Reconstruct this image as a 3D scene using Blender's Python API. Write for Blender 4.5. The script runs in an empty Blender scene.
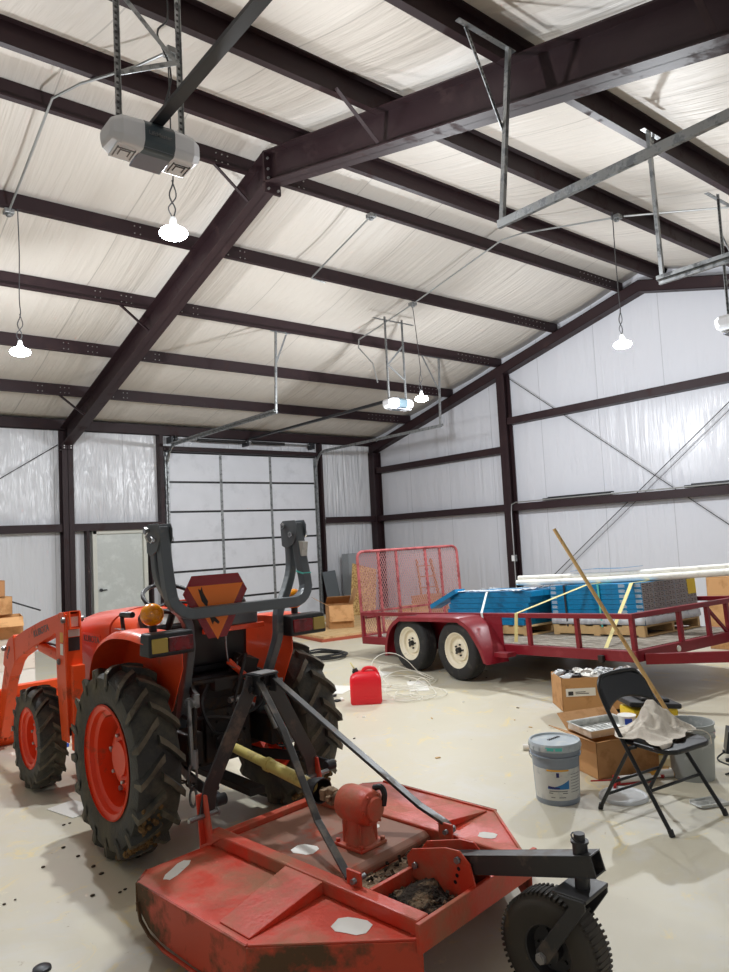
import bpy, bmesh, math, random
from mathutils import Vector, Matrix, Euler
R = math.radians
rnd = random.Random(7)
S = bpy.context.scene
col = S.collection
V = Vector

# ------------------------------------------------------------ materials
def srgb(r, g, b):
    f = lambda c: (c/255/12.92) if c/255 <= .04045 else ((c/255+.055)/1.055)**2.4
    return (f(r), f(g), f(b), 1)

def mat(name, c, rough=.5, metal=0, dirt=None, dirt_amt=.45, dscale=6, vary=.08, bump=0, bscale=40, spec=.5, alpha=1, trans=0, emit=None, estr=0, stretch=None, coat=0, dsharp=.12):
    m = bpy.data.materials.new(name); m.use_nodes = True
    nt = m.node_tree; b = nt.nodes['Principled BSDF']
    b.inputs['Roughness'].default_value = rough
    b.inputs['Metallic'].default_value = metal
    b.inputs['Specular IOR Level'].default_value = spec
    b.inputs['Alpha'].default_value = alpha
    b.inputs['Transmission Weight'].default_value = trans
    b.inputs['Coat Weight'].default_value = coat
    if emit:
        b.inputs['Emission Color'].default_value = emit
        b.inputs['Emission Strength'].default_value = estr
    N = nt.nodes.new; L = nt.links.new
    tc = N('ShaderNodeTexCoord'); mp = N('ShaderNodeMapping'); L(tc.outputs['Object'], mp.inputs[0])
    if stretch: mp.inputs['Scale'].default_value = stretch
    n1 = N('ShaderNodeTexNoise'); n1.inputs['Scale'].default_value = 3.3; n1.inputs['Detail'].default_value = 5
    L(mp.outputs[0], n1.inputs['Vector'])
    mx = N('ShaderNodeMix'); mx.data_type = 'RGBA'
    mx.inputs['A'].default_value = tuple(max(0, x*(1-vary)) for x in c[:3])+(1,)
    mx.inputs['B'].default_value = tuple(min(1, x*(1+vary)) for x in c[:3])+(1,)
    L(n1.outputs[0], mx.inputs['Factor'])
    out = mx.outputs['Result']
    if dirt:
        n2 = N('ShaderNodeTexNoise'); n2.inputs['Scale'].default_value = dscale; n2.inputs['Detail'].default_value = 9; n2.inputs['Roughness'].default_value = .65
        L(mp.outputs[0], n2.inputs['Vector'])
        rp = N('ShaderNodeMapRange'); rp.inputs['From Min'].default_value = 1-dirt_amt-dsharp/2; rp.inputs['From Max'].default_value = 1-dirt_amt+dsharp/2
        L(n2.outputs[0], rp.inputs['Value'])
        m2 = N('ShaderNodeMix'); m2.data_type = 'RGBA'; L(rp.outputs[0], m2.inputs['Factor'])
        L(out, m2.inputs['A']); m2.inputs['B'].default_value = dirt; out = m2.outputs['Result']
        mr = N('ShaderNodeMapRange'); mr.inputs['To Min'].default_value = rough; mr.inputs['To Max'].default_value = min(1, rough+.35)
        L(rp.outputs[0], mr.inputs['Value']); L(mr.outputs[0], b.inputs['Roughness'])
    L(out, b.inputs['Base Color'])
    if bump:
        n3 = N('ShaderNodeTexNoise'); n3.inputs['Scale'].default_value = bscale; n3.inputs['Detail'].default_value = 4
        L(mp.outputs[0], n3.inputs['Vector'])
        bp = N('ShaderNodeBump'); bp.inputs['Strength'].default_value = bump; bp.inputs['Distance'].default_value = .02
        L(n3.outputs[0], bp.inputs['Height']); L(bp.outputs[0], b.inputs['Normal'])
    return m

M = {}
M['steel'] = mat('dark_primer_steel', srgb(43, 28, 31), .5, 0, srgb(56, 39, 39), .38, 4, .15, spec=.3)
M['bolt'] = mat('bolt_head', srgb(175, 172, 170), .35, .7)
M['galv'] = mat('galvanised', srgb(150, 152, 152), .38, .75, srgb(118, 120, 122), .45, 14, .1)
M['conduit'] = mat('conduit_metal', srgb(170, 172, 172), .35, .7)
M['darkmetal'] = mat('dark_metal', srgb(48, 50, 54), .42, .35)
M['black'] = mat('black_plastic', srgb(26, 26, 28), .45)
M['blackpaint'] = mat('black_paint', srgb(52, 51, 52), .38, 0, srgb(104, 92, 80), .40, 6, .1)
M['orange'] = mat('tractor_orange', srgb(233, 78, 34), .33, 0, srgb(190, 92, 62), .36, 5, .06, coat=.3)
M['orange2'] = mat('loader_orange', srgb(240, 88, 36), .4, 0, srgb(176, 84, 52), .37, 6, .08)
M['hood'] = mat('hood_orange', srgb(222, 74, 44), .32, 0, None, vary=.05, coat=.4)
M['rim'] = mat('rim_orange', srgb(240, 70, 30), .38, 0, srgb(160, 84, 58), .36, 5, .06)
M['tyre'] = mat('tractor_tyre', srgb(50, 50, 48), .62, 0, srgb(104, 98, 82), .44, 4, .15, bump=.2, bscale=60, dsharp=.25)
M['lugtop'] = mat('worn_lug_face', srgb(112, 104, 88), .75, 0, srgb(66, 60, 52), .46, 7, .15, bump=.3, bscale=60, dsharp=.3)
M['smalltyre'] = mat('dusty_small_tyre', srgb(70, 64, 56), .75, 0, srgb(146, 118, 82), .38, 5, .15)
M['mud'] = mat('dried_mud', srgb(140, 108, 66), .95, 0, srgb(96, 74, 48), .5, 30, .2, bump=.8, bscale=60)
M['tread'] = mat('tyre_rubber', srgb(34, 34, 35), .7, 0, srgb(70, 68, 64), .4, 10, .1)
M['mower'] = mat('mower_red', srgb(214, 66, 40), .42, 0, srgb(170, 112, 84), .46, 3.2, .12, bump=.12, bscale=50, dsharp=.22)
M['mower_edge'] = mat('mower_skirt_red', srgb(200, 68, 38), .45, 0, srgb(92, 66, 42), .49, 3.0, .1, dsharp=.1)
M['worn'] = mat('worn_deck', srgb(146, 104, 84), .65, 0, srgb(188, 84, 60), .42, 5, .15, dsharp=.15)
M['soil'] = mat('soil_debris', srgb(132, 112, 88), .95, 0, srgb(50, 42, 34), .55, 16, .2, bump=.9, bscale=70)
M['deckgrime'] = mat('deck_grime', srgb(148, 124, 98), .85, 0, srgb(84, 66, 50), .5, 9, .2, bump=.4, bscale=60)
M['grey'] = mat('rops_grey', srgb(92, 98, 102), .33, .1, srgb(118, 118, 112), .35, 8, .1)
M['cast'] = mat('cast_iron_dark', srgb(40, 36, 34), .6, .2, srgb(78, 60, 44), .42, 8, .2)
M['chrome'] = mat('chrome', srgb(205, 205, 205), .18, 1)
M['yellow_tube'] = mat('yellow_shield', srgb(206, 190, 110), .45, 0, srgb(160, 140, 84), .4, 8)
M['amber'] = mat('amber_lens', srgb(255, 158, 14), .12, 0, srgb(200, 96, 6), .45, 18, spec=.8)
M['redlens'] = mat('red_lens', srgb(132, 14, 20), .15, 0, srgb(80, 8, 14), .5, 12)
M['clearlens'] = mat('yellowed_lens', srgb(190, 165, 80), .2, trans=.1)
M['smv_orange'] = mat('smv_orange', srgb(238, 120, 22), .4, 0, srgb(96, 60, 24), .3, 9, .05)
M['smv_red'] = mat('smv_red', srgb(140, 18, 24), .25)
M['trailer'] = mat('trailer_red', srgb(128, 20, 34), .38, 0, srgb(150, 56, 62), .36, 5, .12)
M['gate'] = mat('faded_gate_red', srgb(178, 92, 92), .6, 0, srgb(140, 62, 64), .45, 9, .1)
M['meshm'] = mat('mesh_red', srgb(196, 138, 138), .65)
M['wheelw'] = mat('white_wheel', srgb(236, 228, 205), .4, 0, srgb(150, 140, 118), .34, 7)
M['wood'] = mat('pallet_wood', srgb(212, 178, 126), .75, 0, srgb(172, 134, 88), .33, 10, .12, stretch=(1, 6, 6))
M['plank'] = mat('grey_plank', srgb(160, 152, 140), .85, 0, srgb(112, 104, 92), .5, 8, .12, stretch=(6, 1, 6))
M['ply'] = mat('plywood', srgb(216, 184, 134), .7, 0, srgb(188, 150, 100), .42, 6, .1, stretch=(1, 5, 1))
M['plyred'] = mat('plywood_red_edge', srgb(170, 84, 58), .7)
M['osb'] = mat('osb', srgb(206, 172, 112), .8, 0, srgb(150, 112, 64), .5, 22, .2)
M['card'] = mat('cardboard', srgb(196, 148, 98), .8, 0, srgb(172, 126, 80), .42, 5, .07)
M['carddark'] = mat('cardboard_dark_brown', srgb(168, 122, 80), .8)  # plain darker brown for some cartons and the step ladder
M['white_print'] = mat('white_printed_card', srgb(226, 218, 206), .7, 0, srgb(196, 176, 164), .36, 10)
M['paper'] = mat('white_paper', srgb(235, 233, 226), .7, 0, srgb(200, 196, 186), .3, 12)
M['blue'] = mat('blue_carton', srgb(10, 132, 186), .35, 0, srgb(20, 112, 160), .4, 4, .08)
M['bluedark'] = mat('blue_print_dark', srgb(16, 96, 140), .4)
M['greyend'] = mat('grey_printed_end', srgb(168, 162, 162), .6, 0, srgb(120, 112, 118), .42, 26, .1)
M['wrap'] = mat('plastic_wrap', srgb(222, 226, 230), .2, 0, srgb(190, 196, 204), .45, 9, .05, bump=.5, bscale=18)
M['tubewhite'] = mat('white_wrapped_tube', srgb(236, 234, 224), .35, 0, srgb(206, 204, 194), .4, 5, .05, bump=.3, bscale=20)
M['strap'] = mat('yellow_strap', srgb(216, 204, 140), .7)
M['whitestrap'] = mat('white_strap', srgb(226, 232, 228), .6)
M['can'] = mat('fuel_can_red', srgb(226, 26, 42), .35, 0, None, vary=.05)
M['chair'] = mat('chair_black', srgb(22, 24, 26), .35, 0, None)
M['cloth'] = mat('cloth_beige', srgb(222, 214, 200), .9, 0, srgb(178, 168, 152), .4, 8, .05, bump=.3, bscale=90)
M['bucket'] = mat('bucket_grey', srgb(136, 146, 158), .4)
M['lid'] = mat('lid_grey', srgb(182, 192, 198), .35, 0, srgb(205, 208, 206), .42, 14)
M['bucket2'] = mat('bucket_light_grey', srgb(158, 162, 160), .45, 0, srgb(200, 200, 196), .36, 8)
M['label'] = mat('label_silver', srgb(206, 206, 200), .4, 0, srgb(186, 188, 186), .4, 20)
M['lblue'] = mat('label_blue', srgb(26, 110, 172), .4)
M['lnavy'] = mat('label_navy', srgb(38, 40, 104), .4)
M['lorange'] = mat('label_orange', srgb(232, 172, 60), .4)
M['teal'] = mat('teal_tape', srgb(96, 208, 196), .5)
M['ink'] = mat('dark_ink', srgb(52, 50, 52), .6)
M['inkgrey'] = mat('grey_ink', srgb(112, 112, 114), .6)
M['silver'] = mat('tray_silver', srgb(200, 202, 198), .28, .6, srgb(230, 230, 226), .45, 10)
M['cable'] = mat('black_cable', srgb(30, 30, 32), .5)
M['wirewhite'] = mat('white_cable', srgb(228, 226, 214), .5)
M['cordgrey'] = mat('grey_cord', srgb(74, 74, 76), .6)
M['opener'] = mat('opener_grey', srgb(214, 215, 218), .45)
M['opener_dark'] = mat('opener_dark', srgb(62, 74, 80), .35)
M['opener_panel'] = mat('opener_panel', srgb(118, 120, 132), .4)
M['opener_lens'] = mat('opener_lens', srgb(226, 228, 232), .45)
M['doorwhite'] = mat('door_panel_white', srgb(218, 220, 226), .4, 0, srgb(206, 208, 214), .4, 2)
M['walkdoor'] = mat('walk_door', srgb(190, 194, 190), .3, 0, srgb(206, 210, 206), .42, 3, .03, bump=.35, bscale=5)
M['doorframe'] = mat('door_frame', srgb(206, 206, 196), .5)
M['cabinet'] = mat('grey_cabinet', srgb(150, 154, 158), .4)
M['cabinet2'] = mat('dark_grey_panel', srgb(96, 102, 106), .4)
M['lamp'] = mat('lit_lens', (1, 1, 1, 1), .4, emit=(.86, .94, 1, 1), estr=40)
M['lampbody'] = mat('lamp_body', srgb(232, 232, 232), .4)
M['broom'] = mat('wood_handle', srgb(206, 170, 110), .5, 0, srgb(176, 138, 84), .42, 9, stretch=(4, 4, 1))
M['toteyellow'] = mat('yellow_plastic', srgb(240, 205, 40), .4)
M['rawplastic'] = mat('clear_plastic', srgb(214, 218, 220), .15, 0, None, bump=.6, bscale=14)
M['bluepl'] = mat('blue_plastic', srgb(30, 80, 190), .35)
M['redpl'] = mat('red_plastic', srgb(176, 40, 40), .4)

# floor
def floor_mat():
    m = bpy.data.materials.new('concrete_floor'); m.use_nodes = True
    nt = m.node_tree; b = nt.nodes['Principled BSDF']; N = nt.nodes.new; L = nt.links.new
    tc = N('ShaderNodeTexCoord')
    def noise(sc, det, rg=.6, dist=0):
        n = N('ShaderNodeTexNoise'); n.inputs['Scale'].default_value = sc; n.inputs['Detail'].default_value = det
        n.inputs['Roughness'].default_value = rg; n.inputs['Distortion'].default_value = dist; L(tc.outputs['Object'], n.inputs['Vector']); return n.outputs[0]
    def rng(src, a, b_):
        r = N('ShaderNodeMapRange'); r.inputs['From Min'].default_value = a; r.inputs['From Max'].default_value = b_; L(src, r.inputs['Value']); return r.outputs[0]
    def mix(f, A, B):
        x = N('ShaderNodeMix'); x.data_type = 'RGBA'
        if isinstance(f, float): x.inputs['Factor'].default_value = f
        else: L(f, x.inputs['Factor'])
        if isinstance(A, tuple): x.inputs['A'].default_value = A
        else: L(A, x.inputs['A'])
        if isinstance(B, tuple): x.inputs['B'].default_value = B
        else: L(B, x.inputs['B'])
        return x.outputs['Result']
    c = mix(noise(.5, 6), srgb(198, 192, 172), srgb(216, 209, 186))
    c = mix(rng(noise(1.7, 8, .7, .6), .5, .66), c, srgb(208, 204, 192))
    c = mix(rng(noise(2.6, 9, .75, 1.2), .57, .68), c, srgb(228, 208, 146))
    c = mix(rng(noise(5, 10, .75, .4), .64, .72), c, srgb(230, 222, 190))
    c = mix(rng(noise(11, 6, .7), .66, .73), c, srgb(150, 128, 92))
    c = mix(rng(noise(60, 3, .7), .72, .76), c, srgb(120, 108, 90))
    L(c, b.inputs['Base Color'])
    r = N('ShaderNodeMapRange'); r.inputs['To Min'].default_value = .3; r.inputs['To Max'].default_value = .62
    L(noise(1.3, 7, .7), r.inputs['Value']); L(r.outputs[0], b.inputs['Roughness'])
    bp = N('ShaderNodeBump'); bp.inputs['Strength'].default_value = .12; bp.inputs['Distance'].default_value = .01
    L(noise(9, 8), bp.inputs['Height']); L(bp.outputs[0], b.inputs['Normal'])
    return m
M['floor'] = floor_mat()

def vinyl(name, c, axis_scale, seam_axis, rough=.36, strength=.55, seam=1.22, fine=(1, 1, 1)):
    """white vinyl insulation facing: stretched wrinkles and thin seams"""
    m = bpy.data.materials.new(name); m.use_nodes = True
    nt = m.node_tree; b = nt.nodes['Principled BSDF']; N = nt.nodes.new; L = nt.links.new
    tc = N('ShaderNodeTexCoord')
    def ns(scale, det, k):
        mp = N('ShaderNodeMapping'); mp.inputs['Scale'].default_value = scale; mp.inputs['Rotation'].default_value = (0, 0, 0)
        L(tc.outputs['Object'], mp.inputs[0])
        n = N('ShaderNodeTexNoise'); n.inputs['Scale'].default_value = k; n.inputs['Detail'].default_value = det; n.inputs['Distortion'].default_value = .4
        L(mp.outputs[0], n.inputs['Vector']); return n.outputs[0]
    a = ns(axis_scale, 5, 1.0); bb = ns(fine, 3, 1.0); msk = ns((.5, .5, .5), 2, 1.0)
    mr = N('ShaderNodeMapRange'); mr.inputs['From Min'].default_value = .42; mr.inputs['From Max'].default_value = .62; L(msk, mr.inputs['Value'])
    mul = N('ShaderNodeMath'); mul.operation = 'MULTIPLY'; L(a, mul.inputs[0]); L(mr.outputs[0], mul.inputs[1])
    add = N('ShaderNodeMath'); add.operation = 'MULTIPLY_ADD'; L(bb, add.inputs[0]); add.inputs[1].default_value = .8; L(mul.outputs[0], add.inputs[2])
    # seam
    sp = N('ShaderNodeSeparateXYZ'); L(tc.outputs['Object'], sp.inputs[0])
    md = N('ShaderNodeMath'); md.operation = 'PINGPONG'; md.inputs[1].default_value = seam/2
    L(sp.outputs[seam_axis], md.inputs[0])
    lt = N('ShaderNodeMath'); lt.operation = 'LESS_THAN'; lt.inputs[1].default_value = .007; L(md.outputs[0], lt.inputs[0])
    mx = N('ShaderNodeMix'); mx.data_type = 'RGBA'; L(lt.outputs[0], mx.inputs['Factor'])
    c2 = tuple(x*.93 for x in c[:3])+(1,); c3 = tuple(x*.7 for x in c[:3])+(1,)
    m0 = N('ShaderNodeMix'); m0.data_type = 'RGBA'; L(ns((.35, .35, .35), 3, 1), m0.inputs['Factor']); m0.inputs['A'].default_value = c; m0.inputs['B'].default_value = c2
    L(m0.outputs['Result'], mx.inputs['A']); mx.inputs['B'].default_value = c3
    L(mx.outputs['Result'], b.inputs['Base Color'])
    bp = N('ShaderNodeBump'); bp.inputs['Strength'].default_value = strength; bp.inputs['Distance'].default_value = .06
    L(add.outputs[0], bp.inputs['Height']); L(bp.outputs[0], b.inputs['Normal'])
    b.inputs['Roughness'].default_value = rough; b.inputs['Specular IOR Level'].default_value = .45
    return m
M['ceil'] = vinyl('roof_vinyl', srgb(210, 203, 194), (6, .5, .5), 0, rough=.5, strength=.42, fine=(13, .7, .7))
M['wally'] = vinyl('eave_wall_vinyl', srgb(218, 219, 223), (13, 1, .5), 0, rough=.24, strength=.95, seam=1.3, fine=(7, 1, 1.1))
M['wallx'] = vinyl('gable_wall_vinyl', srgb(208, 209, 215), (1, 9, .35), 1, rough=.28, strength=.45, seam=1.3, fine=(1, 4, .6))

# ------------------------------------------------------------ mesh builder
class MB:
    def __init__(s): s.bm = bmesh.new(); s.mats = []; s.cur = 0
    def use(s, m):
        if m not in s.mats: s.mats.append(m)
        s.cur = s.mats.index(m); return s
    def _f(s, vs, smooth=False):
        try: f = s.bm.faces.new(vs)
        except ValueError: return None
        f.material_index = s.cur; f.smooth = smooth; return f
    def box(s, c, size, rot=None, taper=None):
        x, y, z = (d/2 for d in size); T = Matrix.Translation(c)
        if rot is not None: T = T @ (rot if isinstance(rot, Matrix) else Euler(rot).to_matrix().to_4x4())
        P = []
        for k, (a, b, d) in enumerate([(-1,-1,-1),(1,-1,-1),(1,1,-1),(-1,1,-1),(-1,-1,1),(1,-1,1),(1,1,1),(-1,1,1)]):
            t = taper if (taper and d > 0) else (1, 1)
            P.append(s.bm.verts.new(T @ V((a*x*t[0], b*y*t[1], d*z))))
        for q in ((0,3,2,1),(4,5,6,7),(0,1,5,4),(1,2,6,5),(2,3,7,6),(3,0,4,7)): s._f([P[i] for i in q])
        return s
    def b2(s, a, b): # box from two corners
        a = V(a); b = V(b); return s.box((a+b)/2, [abs(b[i]-a[i]) for i in range(3)])
    def beam(s, p0, p1, w, h, up=(0, 0, 1)):
        p0 = V(p0); p1 = V(p1); d = (p1-p0).normalized(); u = V(up); r = d.cross(u)
        if r.length < 1e-4: r = d.cross(V((1, 0, 0)))
        r.normalize(); u = r.cross(d).normalized()
        return s.extr([(-w/2, -h/2), (w/2, -h/2), (w/2, h/2), (-w/2, h/2)], p0, p1, r, u)
    def extr(s, poly, p0, p1, r, u, smooth=False):
        p0 = V(p0); p1 = V(p1); r = V(r); u = V(u)
        A = [s.bm.verts.new(p0+r*a+u*b) for a, b in poly]; B = [s.bm.verts.new(p1+r*a+u*b) for a, b in poly]
        n = len(poly)
        for i in range(n): s._f([A[i], A[(i+1) % n], B[(i+1) % n], B[i]], smooth)
        s._f(A[::-1]); s._f(B); return s
    def prism(s, pts, d):
        """polygon of 3d points pushed along vector d"""
        A = [s.bm.verts.new(V(p)) for p in pts]; B = [s.bm.verts.new(V(p)+V(d)) for p in pts]; n = len(pts)
        for i in range(n): s._f([A[i], A[(i+1) % n], B[(i+1) % n], B[i]])
        s._f(A[::-1]); s._f(B); return s
    def cyl(s, p0, p1, r0, r1=None, n=16, smooth=True):
        return s.tube([p0, p1], [r0, r0 if r1 is None else r1], n, smooth)
    def tube(s, pts, r, n=8, smooth=True, cap=True):
        pts = [V(p) for p in pts]; rs = r if isinstance(r, (list, tuple)) else [r]*len(pts)
        rings = []; pu = None
        for i, p in enumerate(pts):
            if i == 0: d = pts[1]-p
            elif i == len(pts)-1: d = p-pts[i-1]
            else: d = (pts[i+1]-p).normalized()+(p-pts[i-1]).normalized()
            if d.length < 1e-6: d = V((0, 0, 1))
            d.normalize()
            if pu is None:
                pu = V((0, 0, 1)) if abs(d.z) < .9 else V((1, 0, 0))
            u = pu-d*pu.dot(d)
            if u.length < 1e-4: u = d.orthogonal()
            u.normalize(); pu = u; w = d.cross(u)
            rings.append([s.bm.verts.new(p+(u*math.cos(2*math.pi*k/n)+w*math.sin(2*math.pi*k/n))*rs[i]) for k in range(n)])
        for a, b in zip(rings, rings[1:]):
            for k in range(n): s._f([a[k], a[(k+1) % n], b[(k+1) % n], b[k]], smooth)
        if cap: s._f(rings[0][::-1]); s._f(rings[-1])
        return s
    def sweep(s, pts, w, h, side=(1, 0, 0), rad=0):
        """rectangular section swept along pts; w along 'side'"""
        pts = [V(p) for p in pts]; sd = V(side).normalized(); rings = []
        for i, p in enumerate(pts):
            a = (pts[i]-pts[i-1]).normalized() if i else (pts[1]-p).normalized()
            b = (pts[i+1]-p).normalized() if i < len(pts)-1 else a
            d = (a+b).normalized(); k = 1/max(.4, d.dot(a))
            u = sd.cross(d).normalized()
            q = u.cross(d)*-1
            q = sd if True else q
            rings.append([s.bm.verts.new(p+sd*(w/2*x)+u*(h/2*y*k)) for x, y in ((-1,-1),(1,-1),(1,1),(-1,1))])
        for a, b in zip(rings, rings[1:]):
            for k in range(4): s._f([a[k], a[(k+1) % 4], b[(k+1) % 4], b[k]])
        s._f(rings[0][::-1]); s._f(rings[-1]); return s
    def lathe(s, prof, c=(0, 0, 0), axis='Z', n=32, smooth=True, a0=0, a1=2*math.pi, T=None):
        """prof: (radius, height). axis = direction of height"""
        full = abs(a1-a0-2*math.pi) < 1e-6; cnt = n if full else n+1; rings = []; c = V(c)
        for k in range(cnt):
            a = a0+(a1-a0)*k/n; ca, sa = math.cos(a), math.sin(a); row = []
            for r, h in prof:
                if axis == 'Z': p = V((r*ca, r*sa, h))
                elif axis == 'X': p = V((h, r*ca, r*sa))
                else: p = V((r*sa, h, r*ca))
                p = p+c if T is None else T @ p
                row.append(s.bm.verts.new(p))
            rings.append(row)
        for k in range(n if full else n):
            a = rings[k]; b = rings[(k+1) % cnt]
            for i in range(len(prof)-1): s._f([a[i], a[i+1], b[i+1], b[i]], smooth)
        return s
    def sphere(s, c, r, n=16, m=10, sc=(1, 1, 1)):
        prof = [(max(1e-4, math.sin(math.pi*i/m))*r, -math.cos(math.pi*i/m)*r) for i in range(m+1)]
        T = Matrix.Translation(c) @ Matrix.Diagonal((sc[0], sc[1], sc[2], 1))
        return s.lathe(prof, n=n, T=T)
    def build(s, name, material=None, parent=None, bevel=0, seg=2, merge=True, loc=None, sharp=40, smooth=None):
        bm = s.bm
        if merge: bmesh.ops.remove_doubles(bm, verts=bm.verts, dist=1e-5)
        bmesh.ops.recalc_face_normals(bm, faces=bm.faces)
        me = bpy.data.meshes.new(name)
        if smooth is not None:
            for f in bm.faces: f.smooth = smooth
        for e in bm.edges:
            if len(e.link_faces) == 2 and e.calc_face_angle(0) > R(sharp): e.smooth = False
        bm.to_mesh(me); bm.free()
        if s.mats and material is None:
            for m in s.mats: me.materials.append(M[m])
        elif s.mats:
            for m in s.mats: me.materials.append(M[m])
        else: me.materials.append(M[material])
        o = bpy.data.objects.new(name, me); col.objects.link(o)
        if parent is not None: o.parent = parent
        if loc: o.location = loc
        if bevel:
            md = o.modifiers.new('bevel', 'BEVEL'); md.width = bevel; md.segments = seg; md.limit_method = 'ANGLE'; md.angle_limit = R(35)
        return o

def tag(o, label=None, cat=None, group=None, kind=None):
    if label: o['label'] = label
    if cat: o['category'] = cat
    if group: o['group'] = group
    if kind: o['kind'] = kind
    return o
def thing(name, label, cat, loc=(0, 0, 0), rz=0, group=None, rx=0, ry=0):
    o = bpy.data.objects.new(name, None); col.objects.link(o); o.empty_display_size = .1
    o.location = loc; o.rotation_euler = (rx, ry, rz); return tag(o, label, cat, group)
def struct(o): o['kind'] = 'structure'; return o
def copy_tree(o, parent=None):
    c = o.copy(); col.objects.link(c)
    if parent is not None: c.parent = parent
    for ch in list(o.children): copy_tree(ch, c)
    return c
def arc(c, r, a0, a1, n, ax=(1, 0, 0), ay=(0, 0, 1)):
    c = V(c); ax = V(ax); ay = V(ay)
    return [c+ax*(r*math.cos(R(a0+(a1-a0)*i/n)))+ay*(r*math.sin(R(a0+(a1-a0)*i/n))) for i in range(n+1)]
def text(body, name, size, material, parent, loc, rot, extrude=.0008, align='CENTER', scale_x=1):
    cu = bpy.data.curves.new(name, 'FONT'); cu.body = body; cu.size = size; cu.align_x = align; cu.align_y = 'CENTER'; cu.extrude = extrude; cu.offset = size*.012
    t = bpy.data.objects.new(name, cu); col.objects.link(t)
    bpy.context.view_layer.update()
    me = bpy.data.meshes.new_from_object(t.evaluated_get(bpy.context.evaluated_depsgraph_get()))
    col.objects.unlink(t); bpy.data.objects.remove(t)
    me.materials.clear(); me.materials.append(M[material])
    o = bpy.data.objects.new(name, me); col.objects.link(o); o.parent = parent
    o.location = loc
    if isinstance(rot, Matrix): o.rotation_euler = rot.to_euler()
    else: o.rotation_euler = rot
    o.scale = (scale_x, 1, 1)
    return o
def smooth_path(pts, n=6):
    """Catmull-Rom through pts"""
    pts = [V(p) for p in pts]; P = [pts[0]*2-pts[1]]+pts+[pts[-1]*2-pts[-2]]; out = []
    for i in range(1, len(P)-2):
        for k in range(n):
            t = k/n; a, b, c, d = P[i-1:i+3]
            out.append(.5*((2*b)+(c-a)*t+(2*a-5*b+4*c-d)*t*t+(3*b-a-3*c+d)*t**3))
    out.append(pts[-1]); return out

# ------------------------------------------------------------ camera
cam_d = bpy.data.cameras.new('camera'); cam = bpy.data.objects.new('camera', cam_d); col.objects.link(cam)
cam.location = (-11.746, -13.973, 1.720)
fw = V((math.sin(R(39.121))*math.cos(R(4.161)), math.cos(R(39.121))*math.cos(R(4.161)), math.sin(R(4.161))))
rt = V((math.cos(R(39.121)), -math.sin(R(39.121)), 0)); up = rt.cross(fw)
cr, sr = math.cos(R(-2.953)), math.sin(R(-2.953))
r2 = rt*cr+up*sr; u2 = -rt*sr+up*cr
cam.rotation_euler = Matrix((r2, u2, -fw)).transposed().to_euler()
cam_d.sensor_fit = 'VERTICAL'; cam_d.sensor_height = 36; cam_d.lens = 36*720.536/972; cam_d.clip_start = .05; cam_d.clip_end = 100
S.camera = cam
S.view_settings.view_transform = 'Standard'; S.view_settings.look = 'None'; S.view_settings.gamma = 1
S.view_settings.use_curve_mapping = False
# ------------------------------------------------------------ building shell
W = 15.157; RY = -W/2; HE = 4.026; SL = .2539; PS = 1.437; BAY = 7.62; LX = -BAY*2.4
zb = lambda y: HE+SL*(-y) if y > RY else HE+SL*(y+W)      # purlin bottom plane
PH = .2
m = MB(); m.b2((LX, -W, -.12), (.02, .02, 0)); struct(m.build('floor', 'floor'))
# ceiling: vinyl over the purlins, sagging a little between them
m = MB(); ys = []
rows = [-i*PS for i in range(6)]+[RY]; rows = rows+[-W-y for y in rows[-2::-1]]
prev = None; nx = 60
lines = []
for a, b in zip(rows, rows[1:]):
    for k in range(6):
        t = k/6; y = a+(b-a)*t; sag = .035*math.sin(math.pi*t) if abs(b-a) > .8 else .004
        lines.append((y, zb(y)+PH+.012-sag))
lines.append((rows[-1], zb(-W)+PH+.012))
vr = []
for y, z in lines:
    vr.append([m.bm.verts.new((LX+(0-LX)*i/nx, y, z)) for i in range(nx+1)])
for a, b in zip(vr, vr[1:]):
    for i in range(nx): m._f([a[i], a[i+1], b[i+1], b[i]], True)
top = MB()
ce = m.build('ceiling', 'ceil'); struct(ce)
md = ce.modifiers.new('thickness', 'SOLIDIFY'); md.thickness = .05; md.offset = 1
def wall(name, pts, d, mt):
    m = MB(); m.prism(pts, d); return struct(m.build(name, mt))
zt = HE+PH+.02
wall('wall_back', [(LX, .0, 0), (0, .0, 0), (0, .0, zt), (LX, .0, zt)], (0, .12, 0), 'wally')
wall('wall_front', [(LX, -W, 0), (0, -W, 0), (0, -W, zt), (LX, -W, zt)], (0, -.12, 0), 'wally')
zr = HE+SL*W/2+PH+.02
for nm, x, d in (('wall_right', 0, .12), ('wall_left', LX, -.12)):
    wall(nm, [(x, .0, 0), (x, -W, 0), (x, -W, zt), (x, RY, zr), (x, .0, zt)], (d, 0, 0), 'wallx')

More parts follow.
